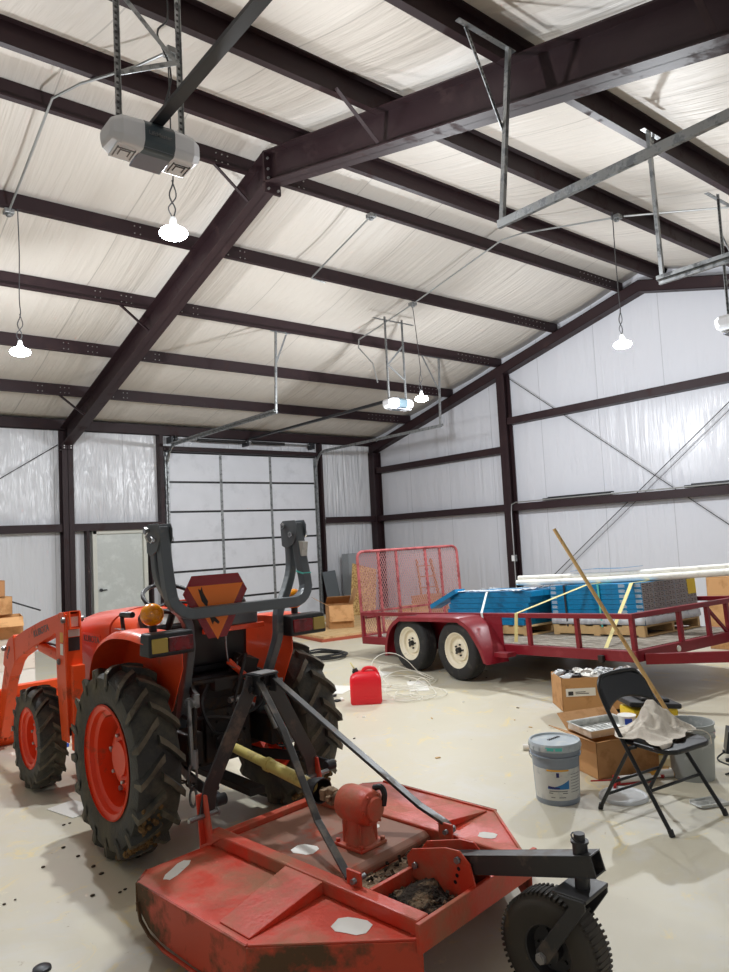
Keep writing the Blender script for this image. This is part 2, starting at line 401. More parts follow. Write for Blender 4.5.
# purlins (Z sections), each one an object
t_ = .006
def zsec(m, p0, p1, r, u, h=.2, f=.065, lip=.02, sgn=1):
    poly = [(-f*sgn, lip), (-f*sgn, 0), (0, 0), (0, h-t_*0), (f*sgn, h), (f*sgn, h-lip), (f*sgn-t_*sgn, h-lip), (f*sgn-t_*sgn, h-t_), (-t_*sgn*-1*-1, h-t_), (-t_*sgn, t_), (-f*sgn+t_*sgn, t_), (-f*sgn+t_*sgn, lip)]
    m.extr(poly, p0, p1, r, u)
def bolts(m, x, y, z, r, n, rows2=2, pitch=.05):
    for i in range(n):
        for j in range(rows2):
            c = V((x+i*.075, y, z+.05+j*.09)); m.use('bolt'); m.cyl(c, c+V(r)*-.012, .009, n=6)
k = 0
for i in range(6):
    for side in (0, 1):
        y = -i*PS if side == 0 else -W+i*PS
        sgn = 1 if side == 0 else -1
        z = zb(y); m = MB(); m.use('steel')
        if i == 0:
            # eave strut: C section
            y0 = y-.015*sgn
            m.b2((LX, y0-.085*sgn, z-.0), (-.02, y0-.0, z+.012)); m.b2((LX, y0-.085*sgn, z), (-.02, y0-.079*sgn, z+.2)); m.b2((LX, y0-.085*sgn, z+.19), (-.02, y0, z+.2)); 
        else:
            r = V((0, -sgn, 0)); u = V((0, 0, 1))
            zsec(m, (LX, y, z), (-.03, y, z), r, u, sgn=-1)
            for fx in (-BAY,):
                for dx in (-.75, -.32, .3, .62):
                    for q in range(2 if abs(dx) > .5 else 3):
                        for j in (.055, .145):
                            m.use('bolt'); c = V((fx+dx+q*.07*(1 if dx > 0 else -1), y-.006*sgn, z+j)); m.cyl(c, c+V((0, -.012*sgn, 0)), .008, n=6)
            for q in range(9):
                for j in (.055, .145):
                    m.use('bolt'); c = V((-.45-q*.11, y-.006*sgn, z+j)); m.cyl(c, c+V((0, -.012*sgn, 0)), .007, n=6)
        k += 1; struct(m.build('eave_strut' if i == 0 else 'roof_purlin', None))
# flange braces on frame
def lstrip(p0, p1, w=.04, up=(0, 0, 1), mt='steel', name='flange_brace', st=True, holes=False, parent=None):
    m = MB(); p0 = V(p0); p1 = V(p1); d = (p1-p0).normalized(); r = d.cross(V(up)).normalized(); u = r.cross(d)
    m.extr([(0, 0), (w, 0), (w, .004), (.004, .004), (.004, w), (0, w)], p0, p1, r, u)
    o = m.build(name, mt, parent)
    return struct(o) if st else o
RD = .35   # rafter depth
for i, side in ((1, 0), (3, 0), (5, 0), (4, 1), (2, 1)):
    y = -i*PS if side == 0 else -W+i*PS
    lstrip((-BAY-.52, y, zb(y)+.02), (-BAY-.08, y, zb(y)-RD+.03))
# I-beam rafter of the interior frame
def ibeam(m, p0, p1, side, up, fw_=.2, h=.35, ft=.014, wt=.01, h1=None):
    """p0,p1 = centre of TOP flange outer face line; section hangs below"""
    h1 = h if h1 is None else h1
    p0 = V(p0); p1 = V(p1); s_ = V(side); u = V(up)
    def pr(a, b): m._f
    def quadbox(A, B):
        va = [m.bm.verts.new(x) for x in A]; vb = [m.bm.verts.new(x) for x in B]
        for q in range(4): m._f([va[q], va[(q+1) % 4], vb[(q+1) % 4], vb[q]])
        m._f(va[::-1]); m._f(vb)
    def rect(p, x0, x1, z0, z1): return [p+s_*x0+u*z0, p+s_*x1+u*z0, p+s_*x1+u*z1, p+s_*x0+u*z1]
    quadbox(rect(p0, -fw_/2, fw_/2, -ft, 0), rect(p1, -fw_/2, fw_/2, -ft, 0))
    quadbox(rect(p0, -fw_/2, fw_/2, -h, -h+ft), rect(p1, -fw_/2, fw_/2, -h1, -h1+ft))
    quadbox(rect(p0, -wt/2, wt/2, -h, 0), rect(p1, -wt/2, wt/2, -h1, 0))
for nm, ya in (('roof_rafter', -.16), ('roof_rafter', -W+.16)):
    m = MB(); m.use('steel')
    ibeam(m, (-BAY, ya, zb(ya)), (-BAY, RY, zb(RY)), (1, 0, 0), (0, 0, 1), .2, .36, h1=RD)
    # end plates and bolts at the ridge
    sg = 1 if ya > RY else -1
    m.b2((-BAY-.1, RY, zb(RY)-.46), (-BAY+.1, RY+.016*sg, zb(RY)))
    for z_ in (.08, .2, .3, .42):
        for sx in (-1, 1):
            m.use('bolt'); c = V((-BAY+sx*.06, RY+.016*sg, zb(RY)-z_)); m.cyl(c, c+V((0, .02*sg, 0)), .014, n=6); m.use('steel')
    struct(m.build(nm, None))
for y0, y1 in ((-.01, -.24), (-W+.24, -W+.01)):
    m = MB(); m.use('steel'); yc = (y0+y1)/2; zt_ = zb(yc)-.0
    m.b2((-BAY-.1, y0, 0), (-BAY+.1, y0-.012, zt_)); m.b2((-BAY-.1, y1+.012, 0), (-BAY+.1, y1, zt_-.3 if y1 > -5 else zt_))
    m.b2((-BAY-.005, y0, 0), (-BAY+.005, y1, zt_)); m.b2((-BAY-.15, y0+.0, 0), (-BAY+.15, y1, .016))
    m.b2((-BAY-.1, y1, zt_-.42), (-BAY+.1, y1+.3*(1 if y1 < y0 else 1), zt_-.405))
    for z_ in (.34, .38):
        for sx in (-1, 1): m.use('bolt'); c = V((-BAY+sx*.06, y1, zt_-z_)); m.cyl(c, c+V((0, -.015, 0)), .012, n=6); m.use('steel')
    struct(m.build('steel_column', None))
# end frame on the gable wall
for sg in (1, -1):
    m = MB(); m.use('steel'); y0 = -.02 if sg > 0 else -W+.02
    p0 = V((-.16, y0, zb(y0)-.0)); p1 = V((-.16, RY, zb(RY)))
    d = (p1-p0)
    for a, b in (((-.2, -.0), (-.0, -.012)), ((-.2, -.193), (0, -.205)), ((-.2, 0), (-.19, -.2))):
        m.extr([(a[0]+.155, a[1]), (b[0]+.155, a[1]), (b[0]+.155, b[1]), (a[0]+.155, b[1])], p0, p1, (1, 0, 0), (0, 0, 1))
    struct(m.build('end_rafter', None))
def icol(x, y, zt, along='y', w=.2, d=.2):
    m = MB()
    if along == 'y':
        m.b2((x-d/2, y-w/2, 0), (x-d/2+.012, y+w/2, zt)); m.b2((x+d/2-.012, y-w/2, 0), (x+d/2, y+w/2, zt)); m.b2((x-d/2, y-.005, 0), (x+d/2, y+.005, zt))
        m.b2((x-d/2-.03, y-w/2-.03, 0), (x+d/2, y+w/2+.03, .015))
    struct(m.build('steel_column', 'steel'))
icol(-.13, -.14, zb(-.12)-.2, w=.22, d=.23)
icol(-.13, -4.40, zb(-4.4)-.2)
icol(-.13, -W+4.40, zb(-4.4)-.2)
icol(-.13, -W+.14, zb(-.14)-.2)
# girts: Z sections with horizontal web
def girt(p0, p1, inward):
    m = MB(); i_ = V(inward)
    poly = [(0, 0), (.19, 0), (.19, -.065), (.184, -.065), (.184, -.006), (0, -.006)]
    poly = [(.0, .045), (.2, .045), (.2, -.02), (.194, -.02), (.194, .039), (0, .039)]
    poly = [(0, .0), (.194, .0), (.194, .13), (.12, .13), (.12, .136), (.2, .136), (.2, -.006), (0, -.006)]
    m.extr(poly, p0, p1, i_, (0, 0, 1))
    struct(m.build('wall_girt', 'steel'))
G1, G2, G3 = 2.131, 3.33, 3.896
YD0, YD1 = -5.66, -1.90    # overhead door jamb lines (x)
girt((LX, 0, G1), (-BAY-.1, 0, G1), (0, -1, 0))
girt((-BAY+.1, 0, G1), (-5.82, 0, G1), (0, -1, 0))
girt((YD1+.14, 0, G1), (-.25, 0, G1), (0, -1, 0))
girt((0, -.25, G1), (0, -4.3, G1), (-1, 0, 0)); girt((0, -4.5, G1), (0, -10.6, G1), (-1, 0, 0))
girt((0, -.25, G2), (0, -4.3, G2), (-1, 0, 0))
girt((0, -4.5, G3), (0, -10.6, G3), (-1, 0, 0))
girt((0, -10.85, G1), (0, -W+.25, G1), (-1, 0, 0))
# door framing members
def cjamb(x, z0, z1, mt='steel', w=.07, d=.19, nm='door_jamb'):
    m = MB(); m.b2((x-w/2, -d, z0), (x+w/2, -.0, z1)); struct(m.build(nm, mt, bevel=.004))
cjamb(-5.77, 0, HE, w=.08); cjamb(-1.80, 0, HE, w=.05)
cjamb(-7.26, 0, G1, w=.05); cjamb(-6.03, 0, G1, w=.04)
m = MB(); m.b2((-5.72, -.19, 3.72), (-1.84, -.0, 3.80)); struct(m.build('door_header', 'steel', bevel=.004))

# cable braces
def cable(p0, p1, r=.008): m = MB(); m.tube([p0, p1], r, 6); struct(m.build('brace_cable', 'cable'))
cable((-.09, -4.5, 4.88), (-.09, -10.6, .2)); cable((-.09, -10.6, 4.9), (-.09, -4.5, .2)); cable((-.05, -10.6, 4.8), (-.05, -4.5, .1), .005)

cable((-7.75, -.08, 3.75), (-13.2, -.08, -.0+.2))
# overhead door (door_1): sections with visible struts between
def overhead_door(name, x0, x1, yw, s, h=3.69, detail=True):
    # s = +1: inside is towards -y
    d = bpy.data.objects.new(name, None); col.objects.link(d); d.location = ((x0+x1)/2, yw, 0); d['kind'] = 'structure'
    xa, xb = x0-(x0+x1)/2, x1-(x0+x1)/2
    n = 6; hh = h/n
    for i in range(n):
        m = MB(); m.use('doorwhite'); z0 = i*hh+.022; z1 = (i+1)*hh-.022
        m.b2((xa, -.028*s, z0), (xb, -.07*s, z1)); m.use('black'); m.b2((xa+.001, -.036*s, z0-.044 if i else 0), (xb-.001, -.062*s, z0))
        p = m.build('door_panel', None, d)
        m = MB()
        for xx in (xa+.02, xa+(xb-xa)/3*1, xa+(xb-xa)/3*2, xb-.02):
            m.b2((xx-.03, -.071*s, z0-.02), (xx+.03, -.078*s, z1+.02))
        m.build('stile', 'galv', p)
    m = MB(); m.use('ink'); m.b2((xa, -.07*s, h-.01), (xb, -.09*s, h+.035)); m.b2((xa, -.03*s, h-.01), (xb, -.09*s, h)); m.build('top_strut', None, d)
    return d
overhead_door('door_1', YD0+.02, YD1-.02, 0, 1)
overhead_door('door_3', -11.66, -8.0, -W, -1); overhead_door('door_4', -5.81, -2.15, -W, -1)
# walk door (door_2)
d2 = bpy.data.objects.new('door_2', None); col.objects.link(d2); d2.location = (-6.635, 0, 0); d2['kind'] = 'structure'
m = MB(); m.b2((-.455, -.045, .01), (.455, -.09, 2.06)); m.build('door_leaf', 'walkdoor', d2, bevel=.003)
m = MB(); m.b2((-.53, -.0, 0), (-.455, -.14, 2.13)); m.b2((.455, 0, 0), (.53, -.14, 2.13)); m.b2((-.53, 0, 2.06), (.53, -.14, 2.13)); m.build('door_frame', 'doorframe', d2, bevel=.004)
m = MB(); m.use('darkmetal'); m.cyl((-.385, -.09, 1.0), (-.385, -.13, 1.0), .03); m.tube([(-.385, -.13, 1.0), (-.28, -.135, 1.0)], .011); m.build('handle', None, d2)
# tracks, tags as things
def track(x, s, w0, far_y, name_lab, z=3.8, vert=True):
    t = thing('door_track', name_lab, 'door track', (x, 0, 0))
    sg = 1 if far_y > -7 else -1
    yw = -.12 if sg > 0 else -W+.12
    pts = []
    if vert: pts += [(0, yw, .02)]
    pts += [V((0, yw, 3.35))]+[V((0, yw-sg*(.38-.38*math.cos(R(a))), 3.38+.42*math.sin(R(a)))) for a in (15, 30, 45, 60, 75)]+[V((0, yw-sg*.38, 3.8)), V((0, far_y, 3.8))]
    m = MB(); m.sweep(pts, .03, .055, (1, 0, 0)); m.build('track_rail', 'galv', t)
    # angle alongside
    m = MB(); m.b2((.016*s, yw-sg*.3, 3.80), (.055*s, far_y, 3.806)); m.b2((.05*s, yw-sg*.3, 3.80), (.055*s, far_y, 3.84)); m.build('track_angle', 'galv', t)
    if vert:
        m = MB(); m.b2((.02*s, yw+.01*sg, 0), (.05*s, yw+.1*sg, 3.6)); m.build('wall_angle', 'galv', t)
    yy = far_y+.03*sg
    ztop = zb(yy-0)+.02
    ph = round(-yy/PS)*PS if sg > 0 else W-round((W+yy)/PS)*PS
    yp = -ph
    m = MB()
    zt3 = zb(yp); lean = (.20 if s > 0 else -.04) if sg < 0 else .06
    m.beam((0, yy, 3.78), (lean, yy, zt3), .032, .032, up=(0, 1, 0)); m.build('hanger', 'galv', t)
    bx0, hz = (lean-.42, 4.5) if s > 0 else (lean+.22, 4.55)
    if sg < 0 and s < 0: bx0 = lean+.12; hz = 4.85
    m = MB(); m.use('galv'); pa = V((bx0, yy+.02, zt3)); pb = V((lean*(hz-3.8)/(zt3-3.8), yy+.02, hz)); m.beam(pa, pb, .03, .006, up=(0, 1, 0))
    if sg < 0:
        m.use('ink'); dd = pb-pa; nn = int(dd.length/.035)
        for q in range(1, nn): c = pa+dd*(q/nn); m.box(c, (.01, .009, .014))
    m.build('hanger_brace', None, t)
    m = MB(); x0_, x1_ = min(bx0, lean)-.1, max(bx0, lean)+.06; m.b2((x0_, yy-.02, zt3-.004), (x1_, yy+.02, zt3)); m.build('hanger_plate', 'galv', t)
    return t
track(-1.93, 1, 0, -4.33, 'right hand galvanised track of the far white sectional garage door')
track(-5.62, -1, 0, -4.33, 'left hand galvanised track of the far white sectional garage door, behind the tractor')
tA = track(-7.96, 1, 0, -W+4.25, 'near galvanised ceiling track sloping across the upper right of the photo', vert=True)
tB = track(-5.85, -1, 0, -W+4.25, 'short galvanised ceiling track entering at the right edge under a slotted hanger', vert=True)
# torsion bar over far door
m = MB(); t = thing('torsion_shaft', 'black torsion spring shaft mounted above the white sectional garage door', 'door spring', (-3.8, -.22, 3.95))
m.cyl((-1.75, 0, 0), (1.75, 0, 0), .014); m.build('shaft', 'galv', t)
m = MB(); m.cyl((-1.2, 0, 0), (-.06, 0, 0), .034); m.cyl((.1, 0, 0), (.95, 0, 0), .034); m.build('spring', 'black', t)
m = MB()
for x in (-1.76, 0, 1.76): m.b2((x-.02, -.03, -.08), (x+.02, .22, .05))
for x in (-1.68, 1.68): m.cyl((x-.03, 0, 0), (x+.03, 0, 0), .06)
m.build('bracket', 'darkmetal', t)
# black angle offcuts on the gable girt
for i, (y0, y1) in enumerate(((-5.25, -6.7), (-8.1, -9.2))):
    m = MB(); m.b2((-.2, y0, G1+.142), (-.12, y1, G1+.19)); m.b2((-.17, y0-.1, G1+.19), (-.1, y1-.05, G1+.21))
    tag(m.build('steel_offcut', 'black'), ['black steel bar lying on the gable wall girt, left of the crossing cables', 'black steel bar lying on the gable wall girt at the right edge'][i], 'steel bar')
# conduits
def pipe(pts, lab, r=.012, mt='conduit', boxes=(), name='electrical_conduit', n=5, straight=True):
    t = thing(name, lab, 'conduit', pts[0]); o = V(pts[0])
    m = MB(); m.tube([V(p)-o for p in (pts if straight else smooth_path(pts, n))], r, 8); m.build('pipe', mt, t)
    for b in boxes:
        m = MB(); m.box(V(b)-o, (.1, .1, .05)); m.cyl(V(b)-o+V((0, 0, -.02)), V(b)-o+V((0, 0, -.05)), .03); m.build('junction_box', 'galv', t, bevel=.004)
    return t
pr = lambda x, y, dz=-.03: V((x, y, zb(y)+dz))
pipe([pr(-9.84, -5.75), pr(-9.84, -7.4), pr(-9.7, -7.75), pr(-9.5, -8.5), pr(-9.42, -9.05)], 'bent grey conduit running up to the ridge at the upper left', boxes=[pr(-9.84, -5.75), pr(-9.42, -9.02, -.05)])
pipe([pr(-5.9, -7.2), pr(-5.88, -5.85), pr(-5.85, -5.76, -.01), pr(-5.6, -5.75, -.02)], 'short conduit dropping from a box between two middle purlins', boxes=[pr(-5.9, -7.2)])
pipe([pr(-3.86, -9.4), pr(-3.75, -7.9), pr(-3.7, -7.5), pr(-3.84, -5.72), pr(-3.95, -4.9), pr(-4.0, -4.5, -.02), pr(-3.85, -4.3, -.05), V((-3.88, -4.7, 4.7)), V((-3.88, -4.8, 4.35))], 'long conduit crossing the ridge toward the far garage door opener', boxes=[pr(-3.86, -9.4), pr(-3.84, -5.72)])
pipe([pr(-3.86, -9.5), pr(-3.7, -10.4), pr(-3.55, -11.1)], 'conduit running right from the ceiling box above the hanging lamp', boxes=[])
pipe([(-.235, -9.6, G1+.16), (-.235, -4.62, G1+.16), (-.25, -4.52, G1+.12), (-.25, -4.5, G1-.06), (-.25, -4.5, .35)], 'conduit along the gable girt bending down the steel column', boxes=[])
bx = thing('outlet_box', 'small metal outlet box clipped on the gable column conduit', 'outlet box', (-.25, -4.5, 1.17)); m = MB(); m.box((0, 0, 0), (.07, .09, .13)); m.build('box', 'galv', bx, bevel=.005); m = MB(); m.box((-.037, 0, 0), (.006, .07, .11)); m.build('cover', 'lampbody', bx)

# hanging lamps
LAMPS = [(-9.44, -9.00, 4.10, 'blinding hanging work lamp just below the near garage door opener'), (-9.76, -5.80, 3.90, 'hanging work lamp at the left edge of the photo'),
         (-4.0, -9.43, 3.85, 'hanging work lamp in front of the gable wall on the right'), (-4.05, -6.02, 3.825, 'hanging work lamp beside the far garage door opener')]
for x, y, z, lab in LAMPS:
    t = thing('hanging_lamp', lab, 'lamp', (x, y, z), group='hanging work lamps')
    m = MB(); m.lathe([(.001, -.042), (.05, -.038), (.085, -.026), (.104, -.008), (.106, .008), (.095, .026), (.07, .04), (.03, .05)], n=24); m.build('lens', 'lamp', t)
    m = MB(); m.lathe([(.034, .05), (.032, .06), (.025, .11), (.018, .13), (.001, .13)], n=24); m.build('lamp_body', 'lampbody', t)
    ox, oy = (.21, .30) if 'far' in lab else (0, 0); top_ = zb(y+oy)-z
    cp = [(0, 0, .12), (.02, .0, .2), (-.02, .01, .3), (.01, 0, .42), (0, 0, .6), (.01+ox*.5, .01+oy*.5, (top_+.6)/2), (ox, oy, top_-.1), (ox, oy, top_)]
    m = MB(); m.tube(smooth_path(cp, 5), .006, 6); m.tube(smooth_path([(0, 0, .12), (-.03, .01, .2), (.03, 0, .3), (0, 0, .42)], 5), .005, 6); m.build('cord', 'cordgrey', t)
    ld = bpy.data.lights.new('lamp_light', 'POINT'); ld.energy = 275; ld.color = (.93, .965, 1); ld.shadow_soft_size = .06
    lo = bpy.data.objects.new('lamp_light', ld); col.objects.link(lo); lo.location = (x, y, z-.12)

# garage door openers
def opener(x, y, z, s, lab, rail_to, big=False):
    t = thing('garage_door_opener', lab, 'garage door opener', (x, y, z), rz=0 if s > 0 else math.pi)
    # local: rail runs toward +y, body wide in x
    prof = [(-.14, -.02), (-.12, -.07), (.10, -.09), (.13, -.05), (.13, .05), (.1, .085), (-.1, .085), (-.14, .05)]
    m = MB(); m.use('opener')
    def ring(x, k, zk): return [V((x, a*k, b*zk)) for a, b in prof]
    xs = [(-.27, .55, .5), (-.255, .75, .7), (-.21, .95, .92), (-.09, 1, 1), (.09, 1, 1), (.21, .95, .92), (.255, .75, .7), (.27, .55, .5)]
    rg = [[m.bm.verts.new(p) for p in ring(*q)] for q in xs]
    for i, (a, b) in enumerate(zip(rg, rg[1:])):
        m.use('opener_dark' if i == 3 else 'opener')
        for k in range(8): m._f([a[k], a[(k+1) % 8], b[(k+1) % 8], b[k]])
    m.use('opener'); m._f(rg[0][::-1]); m._f(rg[-1])
    m.build('housing', None, t, bevel=.01)
    for sx in (-1, 1):
        m = MB(); m.box((sx*.165, 0, -.083), (.13, .15, .012), rot=(R(5), 0, 0)); l = m.build('light_lens', 'opener_lens', t, bevel=.004)
        m = MB()
        for a in (.05, .028): 
            for q in range(4):
                dx, dy = ((a, 0), (-a, 0), (0, a), (0, -a))[q]
                m.box((sx*.165+dx, dy, -.0905+dy*-.08), (.006 if dx else 2*a, 2*a if dx else .006, .004), rot=(R(5), 0, 0))
        m.build('lens_mark', 'inkgrey' if sx > 0 else 'ink', l)
    m = MB(); m.box((0, .0, -.082), (.185, .22, .012), rot=(R(5), 0, 0)); m.build('bottom_panel', 'opener_panel', t)
    m = MB(); L_ = rail_to
    m.b2((-.02, 0, .09), (.02, L_, .13)); m.b2((-.034, 0, .085), (.034, L_, .092)); m.build('rail', 'darkmetal', t)
    # perforated angle hangers
    y_w = y+s*0
    for sx in (-1, 1):
        for yy in ((-.0,) if not big else (0,)):
            m = MB(); m.use('galv'); zt2 = zb(y+yy*s)-z+.05
            m.b2((sx*.19-.016, yy-.002, .06), (sx*.19+.016, yy+.002, zt2)); m.b2((sx*.19-.016, yy-.016, .06), (sx*.19-.012, yy+.016, zt2))
            m.use('ink'); q = .12
            while q < zt2-.04:
                m.b2((sx*.19-.006, yy-.0035, q), (sx*.19+.008, yy+.0035, q+.014)); q += .038
            m.build('hanger', None, t)
    m = MB(); m.use('galv'); zt2 = zb(y)-z
    m.beam((-.19, .004, zt2*.45), (.19, .004, zt2*.72), .004, .03, up=(0, 0, 1)); m.beam((.19, .006, zt2*.30), (-.19, .006, zt2*.47), .004, .03)
    m.b2((-.45, -.02, zt2-.01), (.45, .02, zt2-.004)); m.build('cross_brace', None, t)
    return t
opener(-10.08, -10.12, 4.06, -1, 'large grey garage door opener with dark centre at the upper left, nearest the camera', 5.0, True)
o1 = [c for c in bpy.data.objects if c.name.startswith('garage_door_opener')][0]
text('LiftMaster', 'lettering', .034, 'inkgrey', o1, (0, .1345, .0), (R(90), 0, R(180)), extrude=.0006)
opener(-3.76, -5.15, 3.92, 1, 'small far garage door opener with a long black rail to the far door', 4.9)
opener(-3.72, -10.62, 3.82, -1, 'garage door opener cut off by the right edge of the photo', 4.8)
bx = thing('power_outlet_box', 'square metal box on the ceiling bracket above the nearest garage door opener', 'outlet box', (-9.93, -10.05, 5.28)); m = MB(); m.box((0, 0, 0), (.12, .12, .12)); m.build('box', 'galv', bx, bevel=.006)
m = MB(); m.tube(smooth_path([(0, 0, -.06), (.02, .02, -.3), (-.06, 0, -.45), (.02, 0, -.7), (-.1, .03, -1.1)], 5), .006, 6); m.build('cord', 'cable', bx)
# ------------------------------------------------------------ rotary mower (local +y = front, -y = rear)
mw = thing('rotary_mower', 'red rotary mower deck with black A-frame hitched behind the tractor', 'mower', (-9.74, -10.59, 0), rz=R(7))
DZ = .27; HW = .80
outline = [(-.70, .02), (-HW, -.07), (-HW, -.86), (-.37, -1.33), (.37, -1.33), (HW, -.86), (HW, -.07), (.70, .02)]
def deck_part(name, pts, z0, z1, mt, parent=mw, bevel=.004):
    m = MB(); m.prism([(x, y, z0) for x, y in pts], (0, 0, z1-z0)); return m.build(name, mt, parent, bevel=bevel)
deck_part('deck', outline, DZ-.012, DZ, 'mower')
# skirt: side walls with runners, corner thickness
m = MB()
def skirt(m, a, b, zlo_a, zlo_b, t=.008, n=1):
    a = V((a[0], a[1], 0)); b = V((b[0], b[1], 0)); d = (b-a).normalized(); nrm = V((d.y, -d.x, 0))*t
    A = [a+V((0, 0, zlo_a)), b+V((0, 0, zlo_b)), b+V((0, 0, DZ)), a+V((0, 0, DZ))]
    m.prism(A, nrm)
for sx in (-1, 1):
    m = MB()
    pts = [(sx*HW, -.07, DZ), (sx*HW, -.075, .20), (sx*HW, -.10, .15), (sx*HW, -.16, .11), (sx*HW, -.26, .085), (sx*HW, -.5, .075), (sx*HW, -.86, .075), (sx*HW, -.86, DZ)]
    m.prism(pts, (-sx*.008, 0, 0))
    skirt(m, (sx*HW, -.86), (sx*.37, -1.33), .075, .075)
    skirt(m, (sx*.70, .02), (sx*HW, -.07), .12, .15)
    m.build('side_skirt', 'mower_edge', mw, merge=True)
for sx in (-1, 1):
    m = MB()
    m.sweep([(sx*(HW+.01), -.085, .2), (sx*(HW+.01), -.11, .13), (sx*(HW+.01), -.18, .09), (sx*(HW+.01), -.3, .068), (sx*(HW+.01), -.86, .062)], .014, .012, (1, 0, 0))
    m.b2((sx*HW-.006, -.08, DZ-.004), (sx*HW+.012, -.86, DZ+.006))
    m.build('skid_shoe', 'mower_edge', mw, bevel=.003)
# raised edge lips on deck
for a, b in ((outline[1], outline[2]), (outline[2], outline[3]), (outline[4], outline[5]), (outline[5], outline[6])):
    m = MB(); m.beam((a[0]*.992, a[1], DZ+.003), (b[0]*.992, b[1]*.997, DZ+.003), .014, .01); m.build('deck_rim', 'mower', mw, bevel=.003)
# frame rails, rear beam
for sx in (-1, 1):
    m = MB(); m.b2((sx*.335-.034, .03, DZ), (sx*.335+.034, -1.31, DZ+.062)); m.build('frame_rail', 'mower', mw, bevel=.008)
m = MB(); m.b2((-.40, -1.325, DZ-.035), (.40, -1.345, DZ+.07)); m.b2((-.37, -1.325, DZ+.0), (.37, -1.27, DZ+.01)); m.build('rear_beam', 'mower', mw, bevel=.003)
m = MB(); m.b2((-.37, .0, DZ), (.37, .05, DZ+.03)); m.build('front_beam', 'mower', mw, bevel=.004)
# diagonal wedge stiffeners on both wings
for sx in (-1, 1):
    m = MB()
    A = [V((sx*.36, -.56, DZ+.055)), V((sx*.36, -.80, DZ+.055)), V((sx*.765, -.83, DZ+.006)), V((sx*.765, -.64, DZ+.006))]
    B = [V((p.x, p.y, DZ)) for p in A]
    a = [m.bm.verts.new(p) for p in A]; b = [m.bm.verts.new(p) for p in B]
    m._f(a); m._f(b[::-1])
    for i in range(4): m._f([a[i], a[(i+1) % 4], b[(i+1) % 4], b[i]])
    m.build('wing_stiffener', 'mower', mw, bevel=.003)
# centre channel carrying the gearbox
m = MB()
prof = [(-.46, DZ), (-.46, DZ+.03), (-.49, DZ+.05), (-.80, DZ+.05), (-.83, DZ+.03), (-.83, DZ)]
m.prism([(-.30, y, z) for y, z in prof], (.60, 0, 0)); m.build('gearbox_platform', 'worn', mw, bevel=.01)
m = MB(); m.b2((-.30, -1.0, DZ), (.30, -1.02, DZ+.06)); m.build('cross_member', 'mower', mw, bevel=.003)
m = MB(); m.b2((-.30, -.84, DZ), (.30, -1.0, DZ+.006)); m.build('deck_well', 'deckgrime', mw)
m = MB(); m.b2((-.30, -.01, DZ), (.30, -.455, DZ+.003)); m.build('front_deck_pan', 'worn', mw)
# debris in the rear pocket: lumpy sheet + crumbs
m = MB(); nx_, ny_ = 30, 16; g = []
for j in range(ny_+1):
    g.append([])
    for i in range(nx_+1):
        x = -.30+.60*i/nx_; y = -1.03-.24*j/ny_
        z = DZ+.003+.022*max(0, math.sin(i*.35)*math.cos(j*.5)+.2)*rnd.random()+.008*rnd.random()+.03*max(0, 1-((x+.12)/.16)**2-((y+1.12)/.08)**2)
        g[-1].append(m.bm.verts.new((x, y, z)))
for a, b in zip(g, g[1:]):
    for i in range(nx_): m._f([a[i], a[i+1], b[i+1], b[i]])
for _ in range(220):
    x, y = rnd.uniform(-.28, .28), rnd.choice([rnd.uniform(-1.26, -1.04), rnd.uniform(-.99, -.85), rnd.uniform(-1.26, -1.04)])
    s_ = rnd.uniform(.004, .014); m.box((x, y, DZ+.014+rnd.random()*.012), (s_*rnd.uniform(1, 3), s_, s_*.6), rot=(rnd.random(), rnd.random(), rnd.random()*6))
tag(m.build('soil_debris', 'soil', mw), kind='stuff')
# gearbox
gb = MB(); GY = -.66
gb.b2((-.085, GY-.09, DZ+.05), (.085, GY+.09, DZ+.066)); 
gb.lathe([(.001, DZ+.06), (.075, DZ+.06), (.06, DZ+.12), (.058, DZ+.18), (.001, DZ+.18)], c=(0, GY, 0), n=20)
gb.lathe([(.001, -.1), (.05, -.1), (.075, -.088), (.082, -.06), (.082, .06), (.075, .088), (.05, .1), (.001, .1)], c=(0, GY, DZ+.225), axis='Y', n=28)
for a in range(4):
    th = a*math.pi/2+math.pi/4; c = V((math.cos(th)*.05, GY+math.sin(th)*.05, DZ+.1)); gb.box(c, (.012, .06, .13), rot=(0, 0, th+math.pi/2))
g_ = gb.build('gearbox', 'mower', mw, bevel=.005)
for a in (-.07, .07):
    for b in (-.075, .075): m = MB(); m.cyl((a, GY+b, DZ+.066), (a, GY+b, DZ+.08), .011, n=6); m.build('bolt', 'mower', g_)
for q in range(6):
    a = q*math.pi/3; m = MB(); m.cyl((.065*math.cos(a), GY-.09, DZ+.225+.065*math.sin(a)), (.065*math.cos(a), GY-.103, DZ+.225+.065*math.sin(a)), .007, n=6); m.build('cover_bolt', 'mower', g_)
m = MB(); m.lathe([(.001, .012), (.055, .012), (.05, 0), (.001, 0)], c=(0, GY-.113, DZ+.225), axis='Y', n=20); m.build('end_cover', 'mower', g_)
m = MB(); m.tube(smooth_path([(.045, GY-.06, DZ+.30), (.05, GY-.1, DZ+.31), (.055, GY-.115, DZ+.28), (.05, GY-.11, DZ+.23)], 5), .014, 8); m.build('breather_hose', 'black', g_)
